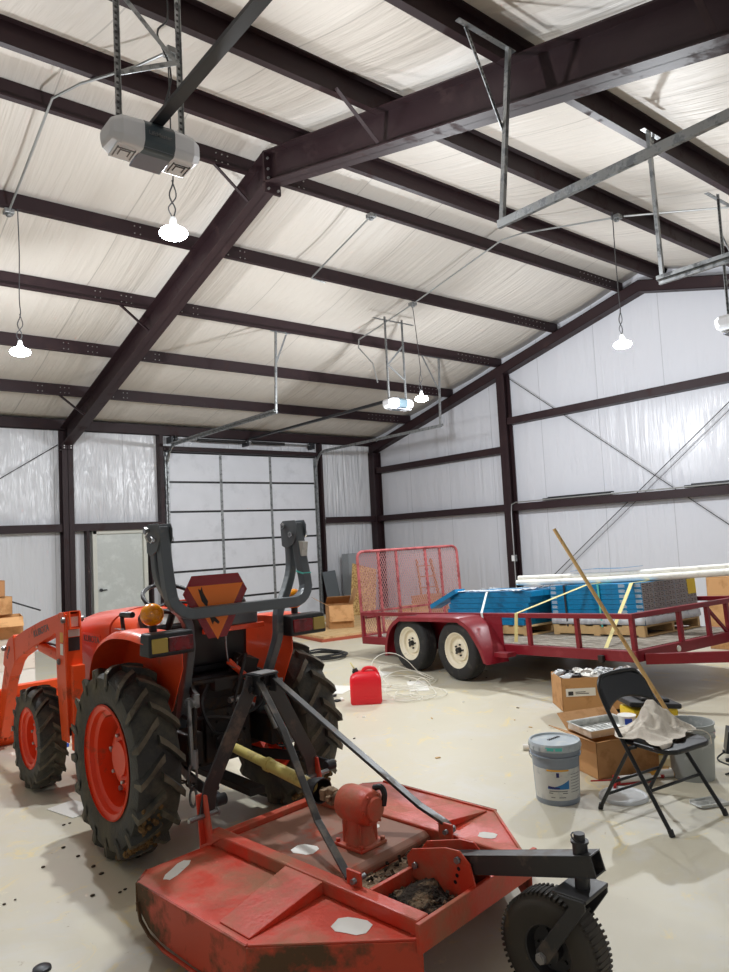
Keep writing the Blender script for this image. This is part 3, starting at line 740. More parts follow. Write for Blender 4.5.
# PTO shaft
P0 = V((.06, .62, .60)); P1 = V((0, GY+.17, DZ+.225)); D = (P1-P0)
m = MB(); m.use('yellow_tube'); m.cyl(P0+D*.52, P0+D*.86, .032, n=20); m.cyl(P0+D*.22, P0+D*.54, .026, n=20)
m.cyl(P0+D*.51, P0+D*.535, .037); 
pt = m.build('pto_shaft', None, mw)
m = MB(); dn = D.normalized(); T = Matrix.Translation(P0+D*.86) @ dn.to_track_quat('Z', 'Y').to_matrix().to_4x4()
m.lathe([(.036, -.02), (.045, .0), (.058, .04), (.062, .07), (.056, .07), (.05, .04), (.03, .0)], n=24, T=T); m.build('shield_cone', 'black', pt)
m = MB(); T2 = Matrix.Translation(P0+D*.2) @ (-dn).to_track_quat('Z', 'Y').to_matrix().to_4x4()
m.lathe([(.036, -.02), (.045, .0), (.055, .04), (.058, .08), (.052, .08), (.03, .0)], n=24, T=T2); m.build('shield_cone', 'black', pt)
m = MB(); m.cyl(P1-dn*.09, P1+V((0, -.09, 0)), .02); m.box(P1-dn*.05, (.07, .03, .05)); m.box(P1-dn*.01, (.04, .04, .075), rot=(.2, 0, 0)); m.cyl(P1+V((0, -.02, 0)), P1+V((0, -.08, 0)), .032); m.box(P1, (.09, .022, .022)); m.build('universal_joint', 'bronze_' if False else 'deckgrime', pt, bevel=.004)
# hitch posts, A-frame
for sx in (-1, 1):
    m = MB(); x = sx*.37
    m.prism([(x-.006, .10, DZ-.06), (x-.006, -.10, DZ+.06), (x-.006, -.01, DZ+.06), (x-.006, .03, .50), (x-.006, .075, .50), (x-.006, .09, .36)], (.012, 0, 0))
    m.prism([(x-.035, .04, DZ), (x+.035, .04, DZ), (x+.03, .075, .50), (x-.03, .075, .50)], (0, .008, 0))
    pp = m.build('hitch_post', 'mower', mw, bevel=.003)
    m = MB(); m.cyl((x-.07*sx, .05, .40), (x+.09*sx, .05, .40), .013); m.cyl((x-.07*sx, .05, .40), (x-.08*sx, .05, .40), .02); m.build('hitch_pin', 'galv', pp)
for sx in (-1, 1):
    m = MB(); m.use('blackpaint')
    m.sweep([(sx*.355, .055, .40), (sx*.33, .055, .52), (sx*.085, .04, .94), (sx*.058, .035, 1.02)], .012, .085, (0, 1, 0))
    m.build('mast_bar', None, mw, bevel=.003)
m = MB(); m.b2((-.065, -.03, 1.025), (.065, .09, 1.035)); m.b2((-.062, -.02, .93), (-.05, .08, 1.03)); m.b2((.05, -.02, .93), (.062, .08, 1.03)); m.cyl((-.09, .03, .96), (.09, .03, .96), .011)
m.cyl((-.085, .03, .96), (-.075, .03, .96), .022, n=6); m.build('mast_bracket', 'darkmetal', mw, bevel=.002)
m = MB(); m.b2((-.055, -.035, 1.036), (.055, .06, 1.042)); m.build('mast_cap', 'galv', mw, bevel=.002)
for sx, bend in ((-1, .42), (1, .9)):
    m = MB(); 
    if sx < 0: P = [(-.05, -.01, 1.0), (-.11, -.27, .80), (-.22, -.62, .48), (-.31, -.90, DZ+.075)]
    else: P = [(.05, -.01, 1.0), (.16, -.40, .72), (.27, -.80, .44), (.30, -.93, DZ+.11), (.30, -.97, DZ+.075)]
    m.sweep(P, .034 if sx < 0 else .05, .014, V((.93, .3*sx, 0)))
    br = m.build('rear_brace', 'blackpaint', mw, bevel=.003)
    m = MB(); x = sx*.30; m.b2((x-.006*1-.02, -.90-.0, DZ+.03), (x+.006-.02, -.98, DZ+.12)); m.build('brace_lug', 'mower', mw, bevel=.003)
    m = MB(); m.cyl((x-.045, -.95, DZ+.085), (x+.03, -.95, DZ+.085), .012, n=6); m.build('bolt', 'galv', mw)
# tail wheel brackets, arm, fork, wheel
for sx in (-1, 1):
    m = MB(); x = sx*.05
    m.prism([(x-.004, -1.0, DZ+.02), (x-.004, -.99, DZ+.10), (x-.004, -1.02, DZ+.135), (x-.004, -1.20, DZ+.185), (x-.004, -1.27, DZ+.19), (x-.004, -1.32, DZ+.15), (x-.004, -1.345, DZ+.06), (x-.004, -1.345, DZ-.0), (x-.004, -1.28, DZ+.0)], (.008, 0, 0))
    p_ = m.build('wheel_bracket', 'mower', mw, bevel=.002)
    m = MB()
    for c in ((-1.04, DZ+.075), (-1.265, DZ+.155)): m.cyl((x+sx*.004, c[0], c[1]), (x+sx*.018, c[0], c[1]), .014, n=6)
    m.build('bolt', 'galv', p_)
    m = MB()
    for q in range(3): m.cyl((x+sx*.0045, -1.265+.01*q, DZ+.12-.028*q), (x+sx*.0055, -1.265+.01*q, DZ+.12-.028*q), .008, n=10)
    m.build('adjustment_hole', 'black', p_)
A0 = V((0, -1.06, .345)); A1 = V((0, -1.84, .545))
m = MB(); hw = .036; d = (A1-A0).normalized(); r = V((1, 0, 0)); u = r.cross(d)
for poly in ([(-hw, -hw), (hw, -hw), (hw, -hw+.006), (-hw, -hw+.006)], [(-hw, hw-.006), (hw, hw-.006), (hw, hw), (-hw, hw)], [(-hw, -hw), (-hw+.006, -hw), (-hw+.006, hw), (-hw, hw)], [(hw-.006, -hw), (hw, -hw), (hw, hw), (hw-.006, hw)]): m.extr(poly, A0, A1, r, u)
m.build('wheel_arm', 'blackpaint', mw, bevel=.002)
m = MB(); m.cyl((0, -1.775, .445), (0, -1.775, .60), .027); m.cyl((0, -1.775, .60), (0, -1.775, .632), .02); m.cyl((0, -1.775, .60), (0, -1.775, .608), .032); m.tube(arc((0, -1.775, .615), .03, 0, 300, 10, (1, 0, 0), (0, .9, .4)), .003, 6); m.build('swivel_pin', 'blackpaint', mw)
WC = V((0, -1.645, .20))
m = MB(); m.b2((-.085, -1.70, .432), (.085, -1.83, .446)); m.build('fork_plate', 'blackpaint', mw, bevel=.003)
for sx in (-1, 1):
    m = MB(); x = sx*.085
    m.prism([(x-.005, -1.825, .44), (x-.005, -1.825, .41), (x-.005, WC.y-.022, WC.z-.015), (x-.005, WC.y, WC.z-.028), (x-.005, WC.y+.025, WC.z-.01), (x-.005, WC.y+.025, WC.z+.015), (x-.005, -1.765, .41), (x-.005, -1.72, .44)], (.01, 0, 0)); m.build('fork_leg', 'blackpaint', mw, bevel=.003)
m = MB(); m.cyl(WC+V((-.11, 0, 0)), WC+V((.11, 0, 0)), .014, n=12); m.cyl(WC+V((-.105, 0, 0)), WC+V((-.092, 0, 0)), .02, n=6); m.build('axle', 'bolt', mw)
m = MB()
prof = [(.095, -.05), (.105, -.056), (.15, -.062), (.175, -.058), (.19, -.045), (.198, -.02), (.198, .02), (.19, .045), (.175, .058), (.15, .062), (.105, .056), (.095, .05), (.095, -.05)]
m.lathe(prof, c=WC, axis='X', n=48)
for q in range(64):
    a = q*2*math.pi/64; T = Matrix.Translation(WC) @ Matrix.Rotation(a, 4, 'X') @ Matrix.Translation((0, 0, .1935)); m.box((0, 0, 0), (.098, .008, .012), rot=T)
tw = m.build('tail_wheel', 'smalltyre', mw)
m = MB(); m.lathe([(.1, -.05), (.09, -.046), (.08, -.01), (.04, -.01), (.04, -.045), (.001, -.045)], c=WC, axis='X', n=32); m.lathe([(.001, .045), (.04, .045), (.04, .01), (.08, .01), (.09, .046), (.1, .05)], c=WC, axis='X', n=32)
for q in range(5):
    a = q*2*math.pi/5; m.cyl(WC+V((-.02, .06*math.cos(a), .06*math.sin(a))), WC+V((-.006, .06*math.cos(a), .06*math.sin(a))), .008, n=6)
m.build('wheel_hub', 'blackpaint', tw)
# worn white decals / stickers
def sticker(x, y, w, h, a, mt='paper', parent=mw, z=DZ+.001, n=12):
    m = MB(); pts = []
    for i in range(n):
        t = 2*math.pi*i/n; c_, s_ = math.cos(t), math.sin(t); k = 1/max(abs(c_), abs(s_))*rnd.uniform(.93, 1.0)
        px_, py_ = c_*k*w/2, s_*k*h/2; pts.append((x+px_*math.cos(a)-py_*math.sin(a), y+px_*math.sin(a)+py_*math.cos(a), z))
    m.prism(pts, (0, 0, .0008)); return m.build('worn_sticker', mt, parent)
sticker(-.62, -.10, .06, .20, R(-60)); sticker(-.46, -1.06, .11, .15, R(20)); sticker(-.20, -.50, .10, .12, .3, z=DZ+.0503); sticker(.16, -.56, .10, .09, .1, z=DZ+.0503); sticker(.52, -1.0, .07, .09, .4)
# ------------------------------------------------------------ tractor (local +y = forward)
TR = V((-9.65, -9.72, 0)); TA = R(2.2)
tr = thing('tractor', 'orange compact tractor with front loader and folded grey roll bar', 'tractor', TR, rz=TA)
def ag_tyre(name, c, rad, w, rimr, nl, lug_h, side, mt='tyre', mud=True):
    m = MB(); m.use(mt); cr_ = rad-lug_h; hw = w/2
    prof = [(rimr, -hw*.72), (rimr+.02, -hw*.82), (rimr+(cr_-rimr)*.45, -hw*1.0), (cr_-.05*rad, -hw*.97), (cr_-.012*rad, -hw*.75), (cr_, -hw*.35), (cr_+.003, 0), (cr_, hw*.35), (cr_-.012*rad, hw*.75), (cr_-.05*rad, hw*.97), (rimr+(cr_-rimr)*.45, hw*1.0), (rimr+.02, hw*.82), (rimr, hw*.72), (rimr, -hw*.72)]
    m.lathe(prof, c=c, axis='X', n=64)
    def crown(u):  # radius of carcass at lateral u in 0..1
        return cr_-.012*rad*(u/.75) if u < .75 else cr_-.012*rad-(.038*rad+.03*rad*(u-.75))*((u-.75)/.25)
    for i in range(nl):
        for sd in (-1, 1):
            a0 = 2*math.pi*(i+(0 if sd > 0 else .5))/nl
            st = []
            for k, u in enumerate((-.06, .25, .55, .82, 1.02, 1.05)):
                ang = a0+(-.0-.62*max(0, u)*.72*(1.0 if k < 4 else 1)+.0)*(w/rad)*1.15
                ro = rad-(.0 if u < .6 else .022*rad*(u-.6)/.4) if k < 5 else rimr+(cr_-rimr)*.70
                ri = (crown(min(1, max(0, u)))-.01) if k < 5 else ro-.02
                if k == 4: ro = rad-.03*rad; ri = cr_-.09*rad
                if k == 5: ri = ro-.03
                tw_ = (.058, .052, .050, .052, .056, .03)[k]*rad/.55*(1 if rad > .45 else 1.1)
                x = sd*u*hw*(1.0)
                row = []
                for (da, rr) in ((-tw_*.62, ri), (-tw_*.36, ro), (tw_*.36, ro), (tw_*.62, ri)):
                    an = ang+da/rad*1.0
                    row.append(m.bm.verts.new(V(c)+V((x, -rr*math.cos(an), rr*math.sin(an)))))
                st.append(row)
            for p, q in zip(st, st[1:]):
                for e in range(3):
                    m.use('lugtop' if e == 1 else mt); m._f([p[e], p[e+1], q[e+1], q[e]])
                m.use(mt)
                m._f([p[3], p[0], q[0], q[3]])
            m._f(st[0]); m._f(st[-1][::-1])
    t = m.build(name, None, tr, sharp=32)
    return t
def rim(tyre, c, r, w, side, dish=.0, bolts_=6, hub=True, mt='rim'):
    m = MB(); s = side; c = V(c); h = w/2
    m.lathe([(r+.012, s*h*1.0), (r+.02, s*h*.93), (r+.004, s*h*.86), (r-.014, s*h*.82), (r-.02, s*h*.6), (r-.045, s*h*.5), (r-.05, -s*h*.45), (r-.03, -s*h*.55), (r-.005, -s*h*.8), (r+.018, -s*h*.95)], c=c, axis='X', n=48)
    D_ = []
    for k in range(49):
        a = 2*math.pi*k/48; wv = .5+.5*math.cos(a*bolts_)      # wavy disc edge bolted to clips
        D_.append([m.bm.verts.new(c+V((s*x_, rr*math.cos(a), rr*math.sin(a)))) for rr, x_ in ((r*.80-.035*(1-wv), -h*.28), (r*.74-.02*(1-wv), -h*.30), (r*.60, -h*.05), (r*.50, h*.12), (r*.36, h*.16), (r*.33, h*.10), (r*.32, h*.30), (.001, h*.30))])
    for a, b in zip(D_, D_[1:]):
        for k in range(7): m._f([a[k], a[k+1], b[k+1], b[k]], True)
    m.build('rim', mt, tyre, sharp=50)
    for q in range(bolts_):
        a = q*2*math.pi/bolts_; m = MB(); u = V((0, math.cos(a), math.sin(a)))
        m.use(mt); m.box(c+u*(r*.84)+V((-s*h*.34, 0, 0)), (.02, .11*r/.315, .05*r/.315), rot=(a, 0, 0)); m.use('bolt'); m.cyl(c+u*(r*.77)+V((-s*h*.3, 0, 0)), c+u*(r*.77)+V((-s*h*.3+s*.025, 0, 0)), .015*r/.315+.002, n=6)
        m.build('rim_clip', None, tyre, bevel=.002)
        m = MB(); p2 = c+V((s*h*.15, r*.43*math.cos(a+.3), r*.43*math.sin(a+.3))); m.cyl(p2, p2+V((s*.018, 0, 0)), .011, n=6); m.build('wheel_bolt', 'bolt', tyre)
for sx in (-1, 1):
    WX = .545; t = ag_tyre('rear_tyre', (sx*WX, 0, .53), .53, .25, .30, 17, .034, sx)
    rim(t, (sx*WX, 0, .53), .30, .235, sx)
    # mud clumps
    m = MB()
    for k in range(190):
        a = rnd.uniform(-1.35, -.75) if rnd.random() < .8 else rnd.uniform(-.75, -.3); rr = .500+rnd.random()*.006; u = rnd.uniform(-.9, .3) if sx < 0 else rnd.uniform(-.9, .9)
        s_ = rnd.uniform(.008, .022); p = V((sx*WX+u*.12, -rr*math.cos(a), .53+rr*math.sin(a)))
        m.sphere(p, s_, 7, 5, (1, .7+.3*rnd.random(), 1) )
    m.build('dried_mud', 'mud', t, smooth=True)
for sx in (-1, 1):
    t = ag_tyre('front_tyre', (sx*.51, 1.67, .365), .37, .19, .205, 16, .024, sx)
    rim(t, (sx*.51, 1.67, .365), .205, .17, sx, bolts_=6)
# rear axle, transmission
m = MB(); m.cyl((-.46, 0, .555), (.46, 0, .555), .075, n=20); m.cyl((-.34, 0, .555), (-.22, 0, .555), .13, n=20); m.cyl((.22, 0, .555), (.34, 0, .555), .13, n=20)
m.build('rear_axle', 'cast', tr, bevel=.008)
m = MB(); m.box((0, .15, .62), (.36, .75, .38), taper=(.85, .95)); m.box((0, -.18, .60), (.30, .14, .30)); m.box((0, -.02, .86), (.28, .36, .12)); m.cyl((0, -.26, .56), (0, -.33, .56), .07); m.cyl((0, -.33, .56), (0, -.38, .56), .024)
for q in range(8): a = q*math.pi/4; m.cyl((.11*math.cos(a), -.25, .60+.11*math.sin(a)), (.11*math.cos(a), -.265, .60+.11*math.sin(a)), .011, n=6)
m.build('transmission_case', 'cast', tr, bevel=.015)
m = MB(); m.box((0, 1.05, .70), (.32, 1.1, .42)); m.box((0, 1.6, .42), (.26, .3, .2)); m.build('engine', 'cast', tr, bevel=.02)
m = MB(); m.b2((-.40, 1.60, .33), (.40, 1.72, .42)); m.build('front_axle', 'cast', tr, bevel=.01)
# chassis rails for loader
for sx in (-1, 1):
    m = MB(); m.b2((sx*.21-.02, .55, .46), (sx*.21+.02, 2.0, .58)); m.build('subframe_rail', 'orange2', tr, bevel=.004)
# hydraulic lift arms, rods, lower links
for sx in (-1, 1):
    m = MB(); m.sweep([(sx*.20, -.05, .90), (sx*.24, -.22, .92), (sx*.28, -.40, .86)], .025, .05, (1, 0, 0)); m.cyl((sx*.16, -.05, .9), (sx*.22, -.05, .9), .045); m.build('lift_arm', 'cast', tr, bevel=.004)
    m = MB(); m.use('cast'); m.tube([(sx*.29, -.39, .86), (sx*.32, -.42, .60)], .014, 8); m.use('galv'); m.cyl((sx*.32, -.42, .60), (sx*.325, -.43, .50), .02); m.cyl((sx*.285, -.39, .82), (sx*.285, -.39, .89), .022)
    m.build('lift_rod', None, tr)
    m = MB(); m.sweep([(sx*.20, .06, .42), (sx*.26, -.2, .41), (sx*.34, -.5, .43), (sx*.36, -.76, .42)], .018, .06, (1, 0, 0)); m.cyl((sx*.36-.03, -.76, .42), (sx*.36+.03, -.76, .42), .03)
    m.build('lower_link', 'darkmetal', tr, bevel=.003)
    # chain and turnbuckle
    m = MB()
    for q in range(9):
        c = V((sx*(.40-.012*q), -.18-.055*q, .44-.02*math.sin(q*.4)))
        m.tube([c+V((.0, .028*math.cos(a), 0))+V((.016*math.sin(a) if q % 2 else 0, 0, 0 if q % 2 else .016*math.sin(a))) for a in [i*2*math.pi/10 for i in range(11)]], .0055, 6)
    m.build('stabiliser_chain', 'cast', tr)
m = MB(); m.use('galv'); 
m.tube([(-.335, -.40, .87), (-.34, -.43, .52)], .013, 8); m.tube([V((-.34, -.43, .46))+V((0.026*math.cos(a), 0, .07*math.sin(a))) for a in [i*2*math.pi/16 for i in range(17)]], .008, 6); m.tube([V((-.34, -.44, .35))+V((0.02*math.cos(a), 0.01, .05*math.sin(a))) for a in [i*2*math.pi/16 for i in range(17)]], .008, 6); m.cyl((-.335, -.40, .85), (-.30, -.38, .85), .03)
m.build('check_link', None, tr)
m = MB(); m.use('galv'); m.cyl((-.02, -.30, .80), (.18, -.28, .80), .018); m.cyl((.2, -.36, .74), (.24, -.40, .60), .017); m.use('cast'); m.tube(smooth_path([(.24, -.40, .6), (.27, -.43, .52), (.3, -.46, .44)], 4), .01, 6); m.build('top_link', None, tr)
# hoses and levers clutter
hs = [((.05, -.2, .95), (.1, -.3, 1.05), (.04, -.32, .9), (.0, -.3, .75)), ((-.1, -.2, .9), (-.2, -.3, .8), (-.16, -.34, .66), (-.05, -.3, .6)), ((.16, -.1, .98), (.26, -.2, .9), (.2, -.32, .76), (.1, -.3, .7)), ((-.22, -.1, .8), (-.28, -.25, .74), (-.1, -.32, .72), (.08, -.3, .66))]
for h_ in hs: m = MB(); m.tube(smooth_path(h_, 6), .011, 8); m.build('hydraulic_hose', 'black', tr)
m = MB(); m.use('orange'); m.tube([(.02, -.24, 1.02), (.14, -.26, .9)], .02, 8); m.use('cast'); m.tube([(.18, -.2, 1.0), (.02, -.3, .84)], .016, 8); m.box((.16, -.2, .98), (.12, .1, .1), rot=(.2, .3, .1)); m.tube([(-.24, -.28, .93), (.2, -.3, .92)], .012, 8); m.box((-.05, -.27, .9), (.12, .06, .07))
m.build('remote_valve', None, tr, bevel=.003)
m = MB(); m.tube(smooth_path([(.02, -.22, 1.26), (.01, -.24, 1.1), (.02, -.25, 1.0), (.06, -.26, .98), (.08, -.25, 1.03)], 6), .005, 6); m.build('trigger_wire', 'galv', tr)
m = MB(); m.b2((-.05, -.55, .30), (.05, .3, .34)); m.build('drawbar', 'cast', tr, bevel=.004)
# fenders
for sx in (-1, 1):
    m = MB(); xi, xo = sx*.37, sx*.595
    path = [(.41, .90), (.40, .99), (.365, 1.07), (.30, 1.14), (.20, 1.195), (.07, 1.235), (-.08, 1.25), (-.24, 1.25), (-.42, 1.235)]
    path2 = [V((0, a, b)) for a, b in path]; sm = smooth_path(path2, 4)
    lo_ = MB
    A = []; B = []; C_ = []
    for i, p in enumerate(sm):
        # outward: top surface, rounded outer lip, thin shell
        n_ = V((0, p.z-.0-.55, -(p.y))).normalized()
        rad = V((0, p.y, p.z-.555)); rad.normalize()
        ring = [V((xi, p.y, p.z))-rad*.05, V((xi, p.y, p.z)), V((xi+(xo-xi)*.3, p.y, p.z))+rad*.012, V((xi+(xo-xi)*.8, p.y, p.z))+rad*.01, V((xo-sx*.015, p.y, p.z))-rad*.004, V((xo, p.y, p.z))-rad*.03, V((xo-sx*.006, p.y, p.z))-rad*.03, V((xi+(xo-xi)*.8, p.y, p.z))-rad*.006, V((xi, p.y, p.z))-rad*.008]
        A.append([m.bm.verts.new(q) for q in ring])
    for a, b in zip(A, A[1:]):
        for k in range(9): m._f([a[k], a[(k+1) % 9], b[(k+1) % 9], b[k]], True)
    m._f(A[0][::-1]); m._f(A[-1])
    m.build('fender', 'orange', tr, sharp=50)
    m = MB(); m.prism([(xi, a, b-.004) for a, b in path]+[(xi, -.42, 1.05), (xi, -.28, .80), (xi, .0, .68), (xi, .36, .66)], (sx*.006, 0, 0)); m.build('fender_side', 'orange', tr)
    # decal on the left one
    if sx < 0:
        text('4WD', 'lettering', .045, 'inkgrey', tr, (-.55, .02, 1.2640), (0, 0, R(-90)), extrude=.0004)
    # tail light box
    m = MB(); x0, x1 = sx*.35, sx*.66; y0, y1 = -.36, -.20
    pts = [(x0, y0+.03, 1.125), (x0, y0, 1.235), (x0, y1, 1.26), (x0, y1, 1.15)]
    m.box((sx*.46, -.42, 1.205), (.27, .14, .125), taper=(.96, .85)); lb = m.build('tail_light_housing', 'black', tr, bevel=.014, seg=3)
    m = MB(); xm = sx*.46; m.b2((xm-sx*.12, -.495, 1.165), (xm+sx*.025, -.48, 1.242)); m.build('red_lens', 'redlens', lb, bevel=.005)
    m = MB(); m.b2((xm+sx*.03, -.495, 1.165), (xm+sx*.12, -.48, 1.242)); m.build('clear_lens', 'clearlens', lb, bevel=.005)
    # amber beacon
    bx_, by_, bz_ = sx*.485, -.30, 1.26
    m = MB(); m.cyl((bx_, by_, bz_), (bx_, by_, bz_+.05), .022); m.cyl((bx_, by_+.0, bz_+.095), (bx_, by_+.025, bz_+.095), .058, n=24); bc = m.build('beacon_base', 'black', tr, bevel=.003)
    m = MB(); T = Matrix.Translation((bx_, by_, bz_+.095)) @ Matrix.Rotation(R(90), 4, 'X')
    m.lathe([(.062, -.028), (.064, 0), (.06, .018), (.05, .032), (.035, .037), (.03, .03), (.015, .034), (.001, .036)], n=28, T=T); m.lathe([(.001, -.036), (.05, -.034), (.062, -.02)], n=28, T=T)
    m.build('amber_lens', 'amber', bc)
# seat
m = MB(); 
m.box((.03, .12, .99), (.48, .42, .10)); m.box((0, -.13, 1.20), (.46, .10, .42), rot=(R(12), 0, 0), taper=(.85, .8)); m.build('seat', 'black', tr, bevel=.04, seg=4)
m = MB(); m.box((.05, .1, .88), (.5, .5, .12)); m.build('seat_base', 'black', tr, bevel=.02)
m = MB(); m.b2((-.13, -.225, 1.195), (.30, -.20, 1.225)); m.build('toolbox_strap', 'orange', tr, bevel=.004)
m = MB(); m.b2((-.05, -.215, 1.225), (.26, -.10, 1.30)); m.build('manual_case', 'grey', tr, bevel=.01)
# platform
m = MB(); m.b2((-.42, .3, .56), (.42, .95, .59)); m.build('floor_plate', 'black', tr, bevel=.004)
# cowl, dash, steering wheel
m = MB()
sec = [(.62, .17, .80, 1.20), (.66, .20, .70, 1.31), (.80, .235, .66, 1.34), (.98, .25, .64, 1.335)]
def hoodshell(sec, name, mt, n=10):
    m = MB(); rg = []
    for y, hw_, z0, z1 in sec:
        row = [V((-hw_, y, z0)), V((-hw_, y, z1-.14))]+[V((-hw_*math.cos(a), y, z1-.14+.14*math.sin(a)**.9)) for a in [math.pi/2*k/n*1 for k in range(1, n)]]
        row += [V((0, y, z1))]+[V((-p.x, p.y, p.z)) for p in row[::-1]]
        rg.append([m.bm.verts.new(p) for p in row])
    for a, b in zip(rg, rg[1:]):
        for k in range(len(a)-1): m._f([a[k], a[k+1], b[k+1], b[k]], True)
    m._f(rg[0][::-1]); m._f(rg[-1]); return m.build(name, mt, tr, sharp=50)
hoodshell([(.50, .16, .75, 1.10), (.54, .20, .70, 1.20), (.66, .24, .66, 1.285), (.84, .272, .64, 1.31)], 'dash_cowl', 'orange')
hd = hoodshell([(.85, .28, .66, 1.315), (1.1, .285, .66, 1.30), (1.5, .28, .68, 1.26), (1.8, .27, .70, 1.20), (1.95, .25, .72, 1.13), (2.02, .22, .74, 1.05)], 'hood', 'hood')
m = MB(); m.b2((-.21, 2.0, .55), (.21, 2.06, 1.0)); m.build('grille', 'black', tr, bevel=.02)
m = MB(); m.box((0, .57, 1.215), (.34, .09, .16), rot=(R(-32), 0, 0)); m.build('instrument_panel', 'black', tr, bevel=.02)
m = MB(); m.box((0, .53, 1.235), (.22, .01, .08), rot=(R(-32), 0, 0)); m.build('gauge_face', 'label', tr, bevel=.003)
for sx in (-1, 1):
    m = MB(); m.box((sx*.2845, 1.17, 1.09), (.006, .34, .08)); bd = m.build('name_plate', 'hood', tr, bevel=.002)
    text('KUBOTA', 'lettering', .066, 'inkgrey', bd, (sx*.2885, 1.17, 1.09), (R(90), 0, R(-90) if sx < 0 else R(90)), extrude=.001, scale_x=1.15)
m = MB(); m.tube([(0, .56, 1.12), (0, .40, 1.34)], .025, 10); m.box((0, .6, 1.24), (.28, .04, .12), rot=(R(-30), 0, 0)); m.build('steering_column', 'black', tr)
T = Matrix.Translation((-.03, .40, 1.385)) @ Matrix.Rotation(R(28), 4, 'X')
m = MB(); m.tube([T @ V((.185*math.cos(a), .185*math.sin(a), 0)) for a in [i*2*math.pi/32 for i in range(33)]], .014, 10, cap=False)
for a in (90, 210, 330): m.tube([T @ V((0, 0, -.03)), T @ V((.18*math.cos(R(a)), .18*math.sin(R(a)), 0))], .009, 8)
m.cyl(T @ V((0, 0, -.05)), T @ V((0, 0, .01)), .04); m.build('steering_wheel', 'black', tr)
m = MB(); m.tube(smooth_path([(-.30, .50, 1.0), (-.32, .50, 1.18), (-.33, .50, 1.27), (-.32, .52, 1.30)], 5), .014, 8); m.tube([(-.32, .53, 1.30), (-.31, .38, 1.305)], .02, 8); m.build('control_lever', 'black', tr)
# roll bar: fixed posts with a folded hoop
HY = -.36
for sx in (-1, 1):
    P = [(sx*.27, HY+.22, .60), (sx*.28, HY+.12, .86), (sx*.30, HY+.0, 1.12), (sx*.305, HY-.01, 1.22), (sx*.315, HY-.01, 1.30), (sx*.39, HY+.01, 1.42), (sx*.445, HY+.03, 1.53), (sx*.46, HY+.04, 1.64), (sx*.46, HY+.05, 1.80)]
    m = MB(); m.sweep(smooth_path(P, 3), .06, .05, (0, 1, 0)); m.build('roll_bar_post', 'grey', tr, bevel=.008)
    for dx in (.036, -.036):
        m = MB(); m.prism([(sx*(.46+dx)-.003, HY+y, z) for y, z in ((.08, 1.70), (.09, 1.84), (.06, 1.86), (-.07, 1.86), (-.09, 1.83), (-.09, 1.78), (-.05, 1.71), (.03, 1.68))], (.006, 0, 0)); m.build('hinge_plate', 'grey', tr, bevel=.002)
    m = MB()
    for dz, dy in ((.035, .04), (-.02, -.04)): m.cyl((sx*.40, HY+dy, 1.79+dz), (sx*.525, HY+dy, 1.79+dz), .012, n=8); m.cyl((sx*.515, HY+dy, 1.79+dz), (sx*.53, HY+dy, 1.79+dz), .02, n=6); m.cyl((sx*.40, HY+dy, 1.79+dz), (sx*.41, HY+dy, 1.79+dz), .02, n=6)
    m.tube([(sx*.53, HY, 1.81), (sx*.545, HY-.01, 1.79), (sx*.535, HY-.02, 1.76)], .006, 6); m.build('hinge_pin', 'chrome', tr)
    m = MB(); m.box((sx*.28, -.24, .58), (.10, .24, .18)); m.build('post_mount', 'cast', tr, bevel=.01)
hp = [(-.46, HY-.03, 1.84), (-.46, HY-.07, 1.62), (-.46, HY-.10, 1.50)]+[V((-.46+.12*(1-math.cos(R(a))), HY-.11-.02*math.sin(R(a)), 1.475-.12*math.sin(R(a)))) for a in (15, 30, 45, 60, 75)]+[V((-.34, HY-.135, 1.355)), V((0, HY-.135, 1.355))]
hp = [V(p) for p in hp]; hp = hp+[V((-p.x, p.y, p.z)) for p in hp[-2::-1]]
m = MB(); rg = []
for i, p in enumerate(hp):
    a = (p-hp[i-1]).normalized() if i else (hp[1]-p).normalized(); b = (hp[i+1]-p).normalized() if i < len(hp)-1 else a
    d = (a+b).normalized(); yv = V((0, 1, 0)); yv = (yv-d*yv.dot(d)).normalized(); u = d.cross(yv)
    rg.append([m.bm.verts.new(p+yv*(.032*x)+u*(.031*y)) for x, y in ((-1,-1),(1,-1),(1,1),(-1,1))])
for a, b in zip(rg, rg[1:]):
    for k in range(4): m._f([a[k], a[(k+1) % 4], b[(k+1) % 4], b[k]])
m._f(rg[0][::-1]); m._f(rg[-1])
hoop = m.build('folding_hoop', 'grey', tr, bevel=.007)
m = MB(); m.box((.458, HY-.094, 1.53), (.066, .07, .010), rot=(R(12), 0, 0)); m.build('tape_band', 'teal', hoop)
m = MB(); m.box((.458, HY-.087, 1.68), (.04, .070, .09), rot=(R(10), 0, 0)); m.build('sticker', 'label', hoop)
